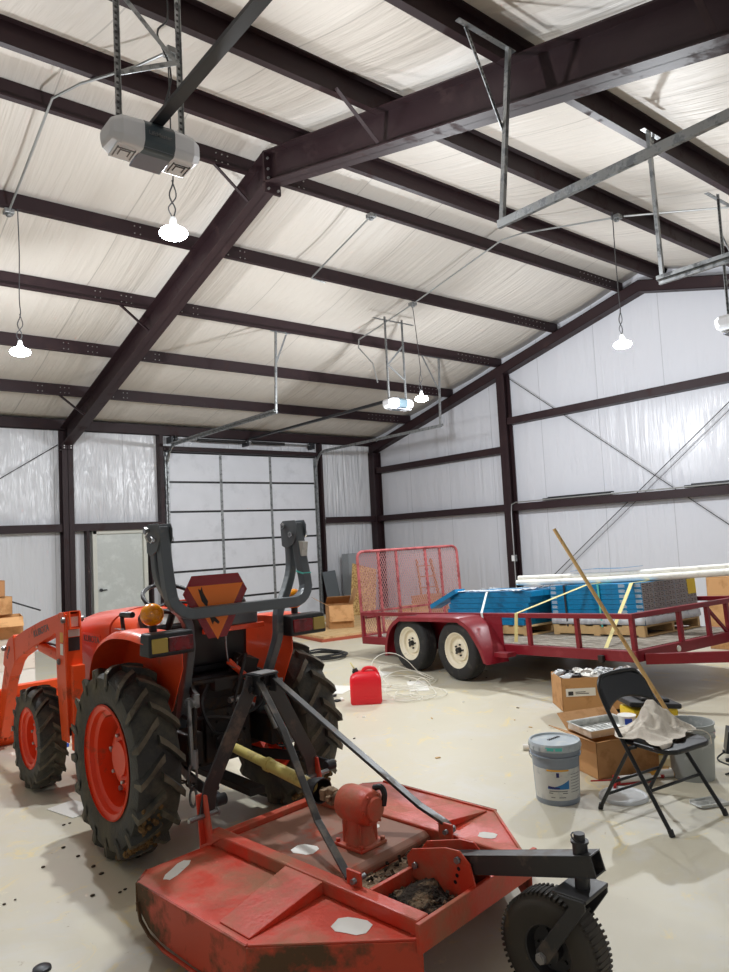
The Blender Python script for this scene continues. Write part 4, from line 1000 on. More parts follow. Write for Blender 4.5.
# slow moving vehicle sign
sx0, sz0 = -.165, 1.375; sy = -.45
def hexa(s, cut, y, t, mt, name, par):
    h = s*.866; pts = []
    A = [V((-s/2, 0, h*.40)), V((s/2, 0, h*.40)), V((0, 0, -h*.60))]
    for i in range(3):
        p = A[i]; a = A[i-1]; b = A[(i+1) % 3]
        pts += [p+(a-p).normalized()*cut, p+(b-p).normalized()*cut]
    m = MB(); m.prism([V((sx0+p.x, y, sz0+p.z)) for p in pts], (0, t, 0)); return m.build(name, mt, par)
sg = hexa(.53, .115, sy, .004, 'smv_red', 'slow_vehicle_sign', tr)
hexa(.36, .002, sy-.0015, .002, 'smv_orange', 'orange_triangle', sg)
m = MB(); 
sc_ = [(-.115, .11), (-.10, .10), (-.092, .12), (-.085, .09), (-.07, .06), (-.055, .035), (-.06, .01), (-.03, -.02), (-.02, -.05), (.015, -.09), (.005, -.10), (-.02, -.08), (-.03, -.10), (-.05, -.05), (-.075, -.02), (-.07, .01), (-.095, .04)]
m.prism([V((sx0+a, sy-.0025, sz0+b)) for a, b in sc_], (0, -.0008, 0)); m.build('scuff', 'cast', sg)
# loader
def plate(pts, x, t, name, mt='orange2', par=tr, bevel=.004):
    m = MB(); m.prism([(x-t/2, a, b) for a, b in pts], (t, 0, 0)); return m.build(name, mt, par, bevel=bevel)
for sx in (-1, 1):
    x = sx*.42
    ytop = [(1.26, 1.30), (1.17, 1.305), (1.15, .92), (1.12, .40), (1.26, .40), (1.33, .75), (1.35, 1.0), (1.35, 1.27)]
    for dx in (-.055, .055): tw_ = plate(ytop, x+dx, .012, 'loader_tower')
    m = MB(); m.b2((x-.055, 1.145, .50), (x+.055, 1.16, 1.29)); m.build('tower_back', 'orange2', tr, bevel=.003)
    m = MB(); m.b2((x-.03-.0, 1.10, .34), (x+.06, 1.15, .93)); m.build('tower_leg', 'orange2', tr, bevel=.006)
    m = MB(); m.beam((x-sx*.03, 1.15, .45), (sx*.2, 1.15, .5), .12, .1); m.build('tower_mount', 'orange2', tr, bevel=.005)
    # decals on the tower back facing the camera
    if sx < 0:
        for (za, zb2, mt_) in ((1.20, 1.27, 'paper'), (1.13, 1.18, 'label'), (1.03, 1.125, 'ink')):
            m = MB(); m.b2((x-.04, 1.1445, za), (x+.04, 1.143, zb2)); m.build('decal', mt_, tr)
        for q, (za, zb2, mt_) in enumerate(((1.09, 1.16, 'lorange'), (1.0, 1.08, 'paper'))):
            m = MB(); m.b2((x-.0625, 1.19, za), (x-.0615, 1.25, zb2)); m.build('decal', mt_, tr)
    top = [(1.12, 1.31), (1.30, 1.29), (1.75, 1.21), (2.15, 1.12), (2.45, 1.04), (2.62, .97), (2.72, .86)]
    bot = [(2.60, .72), (2.50, .80), (2.35, .88), (1.9, 1.02), (1.5, 1.12), (1.3, 1.18), (1.1, 1.19)]
    leg = top+[(3.05, .22), (3.05, .10), (2.93, .12)]+bot
    m = MB(); 
    for dx in (-.035, .035): m.prism([(x+dx-.004, a, b) for a, b in leg], (.008, 0, 0))
    for P in (top+[(3.05, .22), (3.05, .10)], bot[::-1]+[(2.93, .12)]):
        for a, b in zip(P, P[1:]):
            m.beam((x, a[0], a[1]), (x, b[0], b[1]), .07, .006, up=(0, 0, 1) if abs(a[0]-b[0]) > abs(a[1]-b[1]) else (0, 1, 0))
    bm_ = m.build('loader_boom', 'orange2', tr)
    for c in ((1.17, 1.25), (2.70, .93), (1.27, .95), (3.0, .17)):
        m = MB(); m.cyl((x-.075, c[0], c[1]), (x+.075, c[0], c[1]), .022, n=14); m.cyl((x-.08, c[0], c[1]), (x+.08, c[0], c[1]), .012, n=6); m.build('pivot_pin', 'galv', bm_)
    # knee gusset plate
    m = MB(); m.prism([(x-.045, 2.48, 1.06), (x-.045, 2.62, 1.02), (x-.045, 2.74, .93), (x-.045, 2.80, .78), (x-.045, 2.58, .70), (x-.045, 2.44, .84)], (.09, 0, 0)); m.build('knee_plate', 'orange2', tr, bevel=.01)
    m = MB(); m.use('orange2'); m.cyl((x, 1.27, .95), (x, 1.85, 1.0), .038); m.use('chrome'); m.cyl((x, 1.85, 1.0), (x, 2.36, 1.0), .019); m.build('lift_cylinder', None, bm_)
    m = MB(); m.use('orange2'); m.cyl((x+.0, 2.68, .80), (x, 2.93, .42), .033); m.use('chrome'); m.cyl((x, 2.93, .42), (x, 3.06, .3), .016); m.build('tilt_cylinder', None, bm_)
    for q in range(3):
        m = MB(); m.tube(smooth_path([(x+.06-.02*q, 1.15, .9), (x+.05, 1.4, .92+.03*q), (x+.05, 1.7, 1.02), (x+.05, 2.3, .98), (x+.05, 2.58, .78), (x+.05, 2.85, .45)], 5), .009, 6); m.build('hydraulic_line', 'black', bm_)
    if sx < 0:
        text('KUBOTA', 'lettering', .075, 'inkgrey', bm_, (x-.0405, 1.75, 1.135), (R(90), R(-12), R(-90)), extrude=.0008, scale_x=1.25)
        text('LA463', 'lettering', .05, 'inkgrey', tr, (x-.0465, 2.62, .90), (R(90), R(-50), R(-90)), extrude=.0008)
m = MB(); m.b2((-.45, 2.80, .50), (.45, 2.88, .58)); m.build('boom_cross_tube', 'orange2', tr, bevel=.008)
# loader bucket
m = MB(); bp_ = [(3.02, .52), (3.06, .53), (3.10, .20), (3.20, .06), (3.62, .02), (3.62, .0), (3.15, .0), (3.03, .12)]
m.prism([(-.76, a, b) for a, b in bp_], (1.52, 0, 0)); m.prism([(-.76, 3.04, .52), (-.76, 3.62, .02), (-.76, 3.08, .01)], (.012, 0, 0)); m.prism([(.748, 3.04, .52), (.748, 3.62, .02), (.748, 3.08, .01)], (.012, 0, 0))
m.b2((-.76, 3.0, .47), (.76, 3.04, .53)); m.build('loader_bucket', 'orange2', tr, bevel=.004)
for x in (-.55, -.39, .39, .55):
    plate([(3.05, .40), (2.96, .34), (2.92, .20), (2.97, .08), (3.06, .06)], x, .012, 'bucket_bracket')
# ------------------------------------------------------------ utility trailer (local +y = front, +x = near side)
TO = V((-4.215, -7.59, 0)); TZ = R(175); TP = R(3.0)
tl = thing('utility_trailer', 'dark red tandem axle utility trailer with mesh ramp gate', 'trailer', TO, rz=TZ, rx=TP)
XR = 1.0; Y0, Y1 = -1.97, 2.72; ZT = .735; ZB = .30; ZD = .36
def tw(x, y, z): return TO+Euler((TP, 0, TZ)).to_matrix() @ V((x, y, z))
# chassis beams
m = MB()
for sx in (-1, 1): m.b2((sx*XR-.03, Y0, ZB-.02), (sx*XR+.03, Y1, ZB+.085))
m.b2((-XR, Y1-.06, ZB-.02), (XR, Y1, ZB+.085)); m.b2((-XR, Y0, ZB-.02), (XR, Y0+.06, ZB+.085))
for y in (-1.2, -.4, .4, 1.2, 2.0): m.b2((-XR, y-.025, ZB-.02), (XR, y+.025, ZB+.05))
m.build('chassis_frame', 'trailer', tl, bevel=.004)
m = MB()
for i in range(12):
    x = -.955+i*.16; m.b2((x, Y0+.07, ZB+.052), (x+.152, Y1-.07, ZB+.088))
m.build('deck_boards', 'plank', tl)
for sx in (-1, 1):
    m = MB(); m.b2((sx*XR-.028, Y0, ZT-.05), (sx*XR+.028, Y1, ZT)); m.build('side_rail', 'trailer', tl, bevel=.005)
    for y in (-1.95, -1.55, .76, 1.36, 2.03, 2.69):
        m = MB(); m.b2((sx*XR-.022, y-.022, ZB+.08), (sx*XR+.022, y+.022, ZT-.05)); m.build('rail_post', 'trailer', tl, bevel=.003)
m = MB(); m.b2((-XR, Y1-.055, ZT-.05), (XR, Y1, ZT)); m.build('front_rail', 'trailer', tl, bevel=.005)
for x in (.25, -.25, -.62):
    m = MB(); m.b2((x-.022, Y1-.045, ZB+.08), (x+.022, Y1, ZT-.05)); m.build('rail_post', 'trailer', tl, bevel=.003)
m = MB(); m.beam((-.25, Y1-.03, ZT-.05), (-.6, Y1-.03, ZB+.08), .03, .03); m.build('rail_strut', 'trailer', tl, bevel=.002)
# tongue
m = MB(); m.beam((.9, Y1, ZB), (.04, Y1+1.25, ZB), .05, .1); m.beam((-.9, Y1, ZB), (-.04, Y1+1.25, ZB), .05, .1); m.box((0, Y1+1.3, ZB+.02), (.08, .25, .08)); m.build('tongue', 'trailer', tl, bevel=.004)
m = MB(); m.cyl((0, Y1+1.1, .0-.04), (0, Y1+1.1, .65), .03); m.cyl((0, Y1+1.1, -.20), (0, Y1+1.1, .2), .022); m.box((0, Y1+1.1, -.21), (.14, .14, .015)); m.build('jack', 'darkmetal', tl)
m = MB(); m.cyl((.36, Y1+.001, ZB+.03), (.36, Y1+.012, ZB+.03), .03, n=20); m.build('reflector', 'paper', tl)
# fender, tandem arch
for sx in (-1, 1):
    xi, xo = sx*(XR+.03), sx*(XR+.37)
    P = [(-.93, .20), (-.92, .34), (-.86, .50), (-.76, .62), (-.62, .695), (-.48, .72), (.50, .72), (.64, .695), (.78, .62), (.88, .50), (.97, .36), (1.03, .20)]
    sm = smooth_path([V((0, a, b)) for a, b in P], 3); m = MB(); rg = []
    for i, p in enumerate(sm):
        n_ = (V((0, 0, .35))-V((0, 0, 0))); c = V((0, max(-.45, min(.45, p.y)), .36)); d = (p-c); d.x = 0; d.normalize()
        rg.append([m.bm.verts.new(q) for q in (V((xi, p.y, p.z)), V((xo-sx*.02, p.y, p.z)), V((xo, p.y, p.z))-d*.012, V((xo, p.y, p.z))-d*.06, V((xo-sx*.006, p.y, p.z))-d*.06, V((xo-sx*.02, p.y, p.z))-d*.012, V((xi, p.y, p.z))-d*.008)])
    for a, b in zip(rg, rg[1:]):
        for k in range(7): m._f([a[k], a[(k+1) % 7], b[(k+1) % 7], b[k]], True)
    m._f(rg[0][::-1]); m._f(rg[-1]); m.build('fender', 'trailer', tl, sharp=50)
    # inner skirt panel
    m = MB(); m.b2((xi, -.9, .30), (xi+sx*.006, .98, .70)); m.build('fender_liner', 'trailer', tl)
m = MB(); m.box((XR+.18, 1.13, .30), (.14, .2, .05)); m.build('step', 'trailer', tl, bevel=.004)
for y in (-.455, .455):
    for sx in (-1, 1):
        c = V((sx*(XR+.21), y, .35-math.tan(TP)*y)); m = MB()
        prof = [(.20, -.085), (.225, -.1), (.29, -.108), (.325, -.098), (.342, -.08), (.347, -.04), (.347, .04), (.342, .08), (.325, .098), (.29, .108), (.225, .1), (.20, .085), (.2, -.085)]
        m.lathe(prof, c=c, axis='X', n=56)
        for q in (-.05, -.017, .017, .05):
            m.lathe([(.347, q-.012), (.3495, q-.01), (.3495, q+.01), (.347, q+.012)], c=c, axis='X', n=56)
        ty = m.build('tyre', 'tread', tl)
        m = MB(); s = sx
        m.lathe([(.205, s*.088), (.21, s*.094), (.2, s*.092), (.19, s*.07), (.165, s*.055), (.16, s*.02), (.13, s*.015), (.12, s*.04), (.075, s*.045), (.07, s*.04), (.001, s*.04)], c=c, axis='X', n=48)
        m.build('rim', 'wheelw', ty)
        m = MB(); m.cyl(c+V((s*.03, 0, 0)), c+V((s*.085, 0, 0)), .036, .03)
        for q in range(5): a = q*2*math.pi/5; p = c+V((s*.035, .065*math.cos(a), .065*math.sin(a))); m.cyl(p, p+V((s*.025, 0, 0)), .011, n=6)
        m.build('hub', 'black', ty)
m = MB()
for y in (-.455, .455): m.cyl((-XR-.1, y, .34), (XR+.1, y, .34), .035)
m.build('axle', 'black', tl)
# mesh on the lower rear side of the bed and ramp gate
def lattice(m, x0, x1, z0, z1, cell, w, put):
    W_, H_ = x1-x0, z1-z0; n = int((W_+H_*.5)/cell)+2
    for sgn in (1, -1):
        k = -int(H_/cell)-2
        while k*cell < W_+H_+cell:
            a = k*cell; # line: x = a + t (z=2*t for steep)
            sl = .55
            # param z from 0..H ; x = a + z*sl
            za, zb_ = 0, H_; xa, xb = a, a+H_*sl
            if xa < 0: za = (0-a)/sl; xa = 0
            if xb > W_: zb_ = (W_-a)/sl; xb = W_
            if za < zb_ and xa <= W_ and xb >= 0:
                A, B = (xa, za), (xb, zb_)
                if sgn < 0: A, B = (W_-A[0], A[1]), (W_-B[0], B[1])
                m.beam(put(x0+A[0], z0+A[1]), put(x0+B[0], z0+B[1]), w, .003, up=(0, 1, 0))
            k += 1
# gate stands upright at the rear: keep it vertical-ish in trailer frame
GZ1 = 1.63; GX = .985
m = MB()
pts = [(GX, Y0-.03, .36), (GX, Y0-.03, GZ1-.1)]+[V((GX-.1+.1*math.cos(R(a)), Y0-.03, GZ1-.1+.1*math.sin(R(a)))) for a in (22, 45, 67)]+[(GX-.1, Y0-.03, GZ1), (-GX+.1, Y0-.03, GZ1)]+[V((-GX+.1-.1*math.cos(R(a)), Y0-.03, GZ1-.1+.1*math.sin(R(a)))) for a in (67, 45, 22)]+[(-GX, Y0-.03, GZ1-.1), (-GX, Y0-.03, .36)]
m.tube(pts, .022, 8); gt = m.build('ramp_gate', 'gate', tl)
for x in (.60, .26, -.32, -.62):
    m = MB(); m.b2((x-.018, Y0-.05, .36), (x+.018, Y0-.02, GZ1)); m.build('gate_bar', 'gate', gt)
m = MB(); m.b2((-GX, Y0-.05, .36), (GX, Y0-.01, .40)); m.b2((-GX, Y0-.045, ZT-.02), (GX, Y0-.02, ZT+.01)); m.build('gate_crossbar', 'gate', gt)
m = MB(); lattice(m, -GX, GX, .38, GZ1-.01, .042, .0065, lambda x, z: V((x, Y0-.03, z))); m.build('gate_mesh', 'meshm', gt, merge=False)
for x in (-.9, .9):
    m = MB(); m.cyl((x-.06, Y0-.03, .36), (x+.06, Y0-.03, .36), .028); m.build('gate_hinge', 'trailer', gt)
m = MB(); m.tube([(.93, Y0+.0, .66), (.75, Y0+.02, .66), (.72, Y0+.02, .60)], .03, 8); m.build('gate_latch', 'trailer', gt)

# ---- load: all built in trailer coordinates but each its own thing
def tthing(name, lab, cat, x, y, z, rz=0, group=None):
    t = thing(name, lab, cat, tw(x, y, z), group=group); t.rotation_euler = (Euler((TP, 0, TZ)).to_matrix() @ Euler((0, 0, rz)).to_matrix()).to_euler(); return t
DK = ZB+.088
def pallet(x, y, lx, ly, lab, n=7):
    t = tthing('wooden_pallet', lab, 'pallet', x, y, DK)
    m = MB()
    for i in range(n):
        yy = -ly/2+(ly-.09)*i/(n-1); m.b2((-lx/2, yy, .105), (lx/2, yy+.09, .122))
    m.build('top_boards', 'wood', t)
    for xx in (-lx/2+.02, 0, lx/2-.02):
        m = MB(); m.b2((xx-.02, -ly/2, .018), (xx+.02, ly/2, .105)); m.build('stringer', 'wood', t)
    m = MB()
    for yy in (-ly/2, -.045, ly/2-.09): m.b2((-lx/2, yy, .001), (lx/2, yy+.09, .018))
    m.build('bottom_boards', 'wood', t)
    return t
# world stack A: local x 0.30..-? near edge
AX0, AX1, AY0, AY1 = -.94, .08, .88, 2.18
pallet((AX0+AX1)/2, (AY0+AY1)/2, 1.04, 1.28, 'wooden pallet under the tall carton stack near the trailer front')
nlay, ncol = 8, 5; ch = .0575; cw = (AX1-AX0)/ncol; cl = AY1-AY0
def carton(w, l, h):
    t = MB(); t.use('blue'); t.box((0, 0, h/2), (w-.004, l, h-.003))
    t.bm.faces.ensure_lookup_table(); t.use('greyend')
    for f in t.bm.faces:
        f.normal_update()
        if abs(f.calc_center_median().y) > l/2-.001: f.material_index = 1
    o = t.build('flooring_carton', None)
    return o
first = None
for L_ in range(nlay):
    for c_ in range(ncol):
        x = AX0+cw*(c_+.5); z = DK+.124+L_*ch
        if first is None:
            o = carton(cw, cl, ch); first = o; m = MB()
            for q in (-.46, .30, .46):
                for r_ in range(4): m.b2((cw/2-.003, cl*q-.035+.012*r_*0, .016+.009*r_), (cw/2-.001, cl*q+.05-.01*(r_ % 2), .020+.009*r_))
            m.build('printed_text', 'paper', o)
            m = MB(); m.use('ink')
            for q in (-.07, -.02, .05):
                for r_ in range(2): m.b2((q, cl/2, .014+.02*r_), (q+.03, cl/2+.001, .022+.02*r_))
            m.build('end_print', None, o)
        else: o = copy_tree(first)
        o.location = tw(x, (AY0+AY1)/2, z); o.rotation_euler = (TP, 0, TZ)
        tag(o, 'long blue carton with grey printed end in the tall stack at the trailer front', 'carton', 'blue flooring cartons in the tall stack')
# plastic sheet folded round the stack base
t = tthing('plastic_sheet', 'grey plastic sheet wrapped round the base of the tall carton stack', 'plastic sheet', 0, 0, DK); m = MB()
for a, b in (((AX0-.01, AY1+.008), (AX1+.01, AY1+.008)), ((AX1+.01, AY1+.008), (AX1+.01, AY0))):
    a = V((*a, .0)); b = V((*b, 0)); n = 30; lo = []; hi = []; d = (b-a).normalized(); nn = V((d.y, -d.x, 0))*-1
    for i in range(n+1):
        p = a.lerp(b, i/n); w1 = .008+.008*rnd.random()
        lo.append(m.bm.verts.new(p-nn*0+V((0, 0, .126+.01*rnd.random()))+V((d.y, -d.x, 0))*-w1)); hi.append(m.bm.verts.new(p+V((0, 0, .205+.012*rnd.random()))+V((d.y, -d.x, 0))*-.002))
    for i in range(n): m._f([lo[i], lo[i+1], hi[i+1], hi[i]], True)
o = m.build('sheet', 'wrap', t); md = o.modifiers.new('s', 'SOLIDIFY'); md.thickness = .002
# corner strap bands on the stack
m = MB(); 
def bands(y, nm, lab, mt):
    t = tthing(nm, lab, 'strap', 0, y, DK); m = MB(); z1 = .124+nlay*ch
    m.b2((AX1+.014, -.012, .10), (AX1+.018, .012, z1+.004)); m.b2((AX0-.01, -.012, z1+.001), (AX1+.018, .012, z1+.004)); m.build('band', mt, t)
bands(1.12, 'strapping_band', 'dark strapping band round the left end of the tall carton stack', 'ink')
bands(1.62, 'strapping_band', 'green strapping band round the middle of the tall carton stack', 'teal')
t = tthing('hazard_label', 'yellow label sheet at the top right of the grey carton ends', 'label', AX0+.1, AY1, DK+.124+nlay*ch-.12); m = MB(); m.b2((-.09, .003, -.07), (.07, .006, .10)); m.build('label_sheet', 'toteyellow', t)
# low pallet + long blue cartons towards the rear
pallet(-.12, -.02, .9, 1.44, 'wooden pallet under the long blue cartons in the trailer middle', 9)
k = 0; firstb = None
for L_ in range(6):
    for c_ in range(4):
        ly = 1.5; hh = .07
        if firstb is None:
            b = MB(); b.use('blue'); b.box((0, 0, hh/2), (.215, ly, hh-.004)); firstb = b.build('long_carton', None); o = firstb
            m = MB()
            for q in (-.42, .18, .40):
                for r_ in range(3): m.b2((.1075, ly*q-.06, .02+.014*r_), (.1085, ly*q+.07-.02*r_, .026+.014*r_))
            m.build('printed_text', 'bluedark', o)
        else: o = copy_tree(firstb)
        x = -.45+.221*c_; y = -.12+.035*L_
        o.location = tw(x, y, DK+.124+L_*hh); o.rotation_euler = (Euler((TP, 0, TZ)).to_matrix() @ Euler((0, 0, 0)).to_matrix()).to_euler()
        tag(o, 'long blue carton lying in the low pile behind the trailer fender', 'carton', 'long blue cartons in the low pile')
for i, (x, y, z, ry, rz, lab) in enumerate(((.30, -.80, DK+.44, R(-4), R(5), 'loose blue carton tipped up at the rear end of the low pile'),)):
    b = MB(); b.use('blue'); b.box((0, 0, .03), (.2, .55, .06)); o = b.build('long_carton', None); tag(o, lab, 'carton'); o.location = tw(x, y, z); o.rotation_euler = (Euler((TP+R(22), 0, TZ)).to_matrix() @ Euler((0, 0, rz)).to_matrix()).to_euler()
for (x, y, w_, l_, lab) in ((.10, .58, .6, .16, 'white plastic sheet bunched over the front end of the low blue cartons'), (.26, -.05, .16, 1.3, 'narrow strip of clear plastic along the top of the low blue cartons')):
    t = tthing('plastic_sheet', lab, 'plastic sheet', x, y, DK+.124+6*.07+.002)
    m = MB(); g = []; nx_, ny_ = 14, 20
    for j_ in range(ny_+1):
        g.append([m.bm.verts.new((-w_/2+w_*i_/nx_, -l_/2+l_*j_/ny_, .004+.012*rnd.random()+.012*abs(math.sin(i_*.9+j_*.3)))) for i_ in range(nx_+1)])
    for a, b in zip(g, g[1:]):
        for i_ in range(nx_): m._f([a[i_], a[i_+1], b[i_+1], b[i_]], True)
    o = m.build('sheet', 'wrap', t); md = o.modifiers.new('s', 'SOLIDIFY'); md.thickness = .002; md.offset = 1
# small pallet wood block, straps
def ribbon(name, lab, pts, w, mt, side=(0, 1, 0), cat='strap'):
    t = thing(name, lab, cat, pts[0]); o = V(pts[0]); m = MB(); m.sweep([V(p)-o for p in pts], w, .003, side); m.build('webbing', mt, t); return t
zs = DK+.124+nlay*ch
ribbon('ratchet_strap', 'white strap running from the low cartons down behind the fender', [tw(-.4, .02, DK+.558), tw(.33, .04, DK+.558), tw(.37, .06, DK+.53), tw(XR+.034, .655, ZT+.003), tw(XR+.05, .74, ZB-.02)], .035, 'whitestrap', side=tw(0, 1, 0)-tw(0, 0, 0))
ribbon('ratchet_strap', 'yellow strap knotted on the rail and pulled up over the tall stack', [tw(-.5, 1.50, zs+.006), tw(AX1+.02, 1.48, zs+.004), tw(XR+.0, 1.24, ZT+.012), tw(XR+.034, 1.22, ZT), tw(XR+.04, 1.18, ZB+.12)], .05, 'strap', side=tw(0, 1, 0)-tw(0, 0, 0))
ribbon('ratchet_strap', 'yellow strap slanting from the tall stack down to the chassis in front', [tw(-.5, 2.08, zs+.006), tw(AX1+.02, 2.08, zs+.004), tw(XR+.034, 2.32, ZB+.0)], .045, 'strap', side=tw(0, 1, 0)-tw(0, 0, 0))
m = MB(); 
t = tthing('strap_hook', 'rusty ratchet hook on the chassis at the end of the slanting strap', 'hook', XR+.055, 2.33, ZB+.0); m.box((0, 0, 0), (.04, .06, .07)); m.build('hook', 'cast', t, bevel=.006)
# white wrapped tubes lying diagonally over the load
A = V((-4.98, -8.48, 1.14)); 
def wtube(a, b, r, lab, mt='tubewhite', nm='wrapped_tube'):
    t = thing(nm, lab, 'tube', a, group='white wrapped tubes on the trailer'); a = V(a); b = V(b); m = MB(); pts = [a.lerp(b, k/14)-a+V((0, 0, -.02*math.sin(math.pi*k/14)+.004*rnd.random())) for k in range(15)]
    m.tube(pts, [r*rnd.uniform(.93, 1.05) for _ in pts], 12); m.build('tube', mt, t)
    return t
# tubes: fitted along the view of the load
TA0, TB0 = tw(.03, .30, zs+.055), tw(-.36, 3.15, zs+.062)
for dx, dz, r, lab in ((0, .0, .038, 'nearest of the white wrapped tubes lying across the trailer load'), (.071, .002, .035, 'white wrapped tube second from the near side on the trailer load'), (.142, .0, .035, 'white wrapped tube third from the near side on the trailer load'), (.04, .058, .03, 'white wrapped tube resting on top of the others on the trailer load')):
    o = V((dx*1.0, dx*.05, dz)); wtube(TA0+o, TB0+o, r, lab)
# blue film strip on tubes
t = thing('blue_film', 'torn light blue plastic film lying on the white wrapped tubes', 'plastic film', TA0.lerp(TB0, .45)+V((.05, .0, .105))); d_ = (TB0-TA0).normalized(); m = MB()
m.sweep([d_*-.5, d_*-.2+V((0, 0, .012)), d_*.15, d_*.4+V((0, 0, .01))], .08, .004, V((d_.y, -d_.x, 0))); m.build('film', 'blue', t)

# ---------------- folding chair
ch_ = thing('folding_chair', 'black metal folding chair holding a beige cloth', 'chair', (-7.655, -11.59, 0), rz=R(-8))
# local: faces -y, width along x
for sx in (-1, 1):
    m = MB(); x = sx*.225
    P = [(sx*.245, -.245, .012), (x, .04, .42), (sx*.215, .16, .60), (sx*.205, .225, .72), (sx*.16, .25, .785), (sx*.09, .255, .797), (0, .257, .80)]
    m.tube(smooth_path(P, 5), .0125, 10); m.build('front_leg', 'chair', ch_)
    m = MB(); m.tube([(sx*.225, .265, .012), (sx*.215, .02, .415), (sx*.21, -.02, .43)], .0115, 10); m.build('rear_leg', 'chair', ch_)
    m = MB(); m.cyl((sx*.245, -.25, 0), (sx*.245, -.235, .035), .016); m.cyl((sx*.225, .267, 0), (sx*.225, .255, .035), .015); m.build('foot_cap', 'black', ch_)
m = MB(); m.tube([(-.235, -.11, .205), (.235, -.11, .205)], .009, 8); m.tube([(-.222, .17, .18), (.222, .17, .18)], .009, 8); m.tube([(-.224, .215, .10), (.224, .215, .10)], .009, 8); m.build('stretcher', 'chair', ch_)
# seat pan with rounded corners
def rounded(w, d, r, n=6, cx=0, cy=0):
    pts = []
    for (sx, sy, a0) in ((1, 1, 0), (-1, 1, 90), (-1, -1, 180), (1, -1, 270)):
        for k in range(n+1):
            a = R(a0+90*k/n); pts.append((cx+sx*(w/2-r)+r*math.cos(a), cy+sy*(d/2-r)+r*math.sin(a)))
    return pts
m = MB(); m.prism([(x, y, .425-(y)*-.03) for x, y in rounded(.41, .40, .09, cy=-.05)], (0, 0, .028)); m.build('seat', 'chair', ch_, bevel=.01, seg=3)
# back panel, curved
m = MB(); g = []; nx_, nz_ = 16, 10
for j in range(nz_+1):
    row = []
    for i in range(nx_+1):
        u = -1+2*i/nx_; v = j/nz_
        halfw = .205-.05*max(0, (v-.55)/.45)**2; top_ = .80-.045*abs(u)**3.2; bot_ = .60+.05*(1-u*u)
        z = bot_+(top_-bot_)*v; x = u*(.215-.055*max(0, (z-.70)/.1)**2 if z > .70 else .215)
        y = .16+(z-.60)*.52+.028*(1-u*u)-.006
        row.append(m.bm.verts.new((x, y, z)))
    g.append(row)
for a, b in zip(g, g[1:]):
    for i in range(nx_): m._f([a[i], a[i+1], b[i+1], b[i]], True)
o = m.build('backrest', 'chair', ch_); md = o.modifiers.new('s', 'SOLIDIFY'); md.thickness = .012; md.offset = 0
# ---------------- cloth on the seat
ct = thing('crumpled_cloth', 'beige cloth heaped on the black folding chair seat', 'cloth', (-7.62, -11.575, .462), rz=R(-8))
m = MB(); NX_, NY_ = 84, 76; rows_ = []
def ridge(x, y, x0, y0, ang, wid, amp, ln):
    wid *= 1.25
    dx, dy = x-x0, y-y0; a = R(ang); u = dx*math.cos(a)+dy*math.sin(a); v = -dx*math.sin(a)+dy*math.cos(a)
    v += .018*math.sin(u*38+x0*50)
    return .55*amp*math.exp(-(v/wid)**2)*math.exp(-(u/ln)**4)
RD_ = [(.02, .03, 70, .022, .06, .13), (-.03, .05, 50, .02, .055, .12), (.07, .02, 110, .02, .05, .12), (-.10, .0, 20, .018, .045, .11), (-.08, -.07, -15, .016, .035, .13), (.12, -.05, -30, .02, .04, .12), (.05, -.09, 10, .016, .03, .15), (-.02, -.03, 95, .013, .03, .10), (.14, .03, 60, .016, .03, .09), (-.14, -.04, 80, .014, .03, .10), (.03, -.02, 35, .012, .028, .12)]
for j_ in range(NY_+1):
    row = []
    for i_ in range(NX_+1):
        u = -1+2*i_/NX_; v = -1+2*j_/NY_
        # square parameter to a soft irregular blob
        a = math.atan2(v, u); rr = max(abs(u), abs(v)); ext = .195+.035*math.cos(2*a+.4)+.02*math.sin(3*a+1)+.012*math.sin(7*a)
        if -2.7 < a < -1.9: ext += .09*math.sin((a+2.7)/.8*math.pi)
        x = rr*ext*1.2*math.cos(a); y = rr*ext*math.sin(a)
        h = .10*math.exp(-((x-.03)**2+(y-.06)**2)/.008)+.055*math.exp(-((x+.08)**2+(y-.0)**2)/.012)+.03*math.exp(-((x-.11)**2+(y+.03)**2)/.008)
        h += sum(ridge(x, y, *q) for q in RD_)*(1-.5*rr**3)+.004*math.sin(60*x+25*y)
        z = max(h, .003)+.004; lx, ly = x, y
        if y < -.195: z = .012-(-.195-y)*2.0; ly = -.205-(-.195-y)*.2
        row.append(m.bm.verts.new((lx, ly, z)))
    rows_.append(row)
for a, b in zip(rows_, rows_[1:]):
    for i_ in range(NX_): m._f([a[i_], a[i_+1], b[i_+1], b[i_]], True)
o = m.build('cloth', 'cloth', ct, smooth=True, sharp=180); md = o.modifiers.new('s', 'SOLIDIFY'); md.thickness = .003; md.offset = 1; md = o.modifiers.new('ss', 'SUBSURF'); md.levels = 1; md.render_levels = 1
m = MB(); m.tube(smooth_path([(.10, -.14, .02), (.16, -.19, .02), (.20, -.215, -.01), (.205, -.22, -.06)], 5), .004, 6); m.build('drawstring', 'cloth', ct)

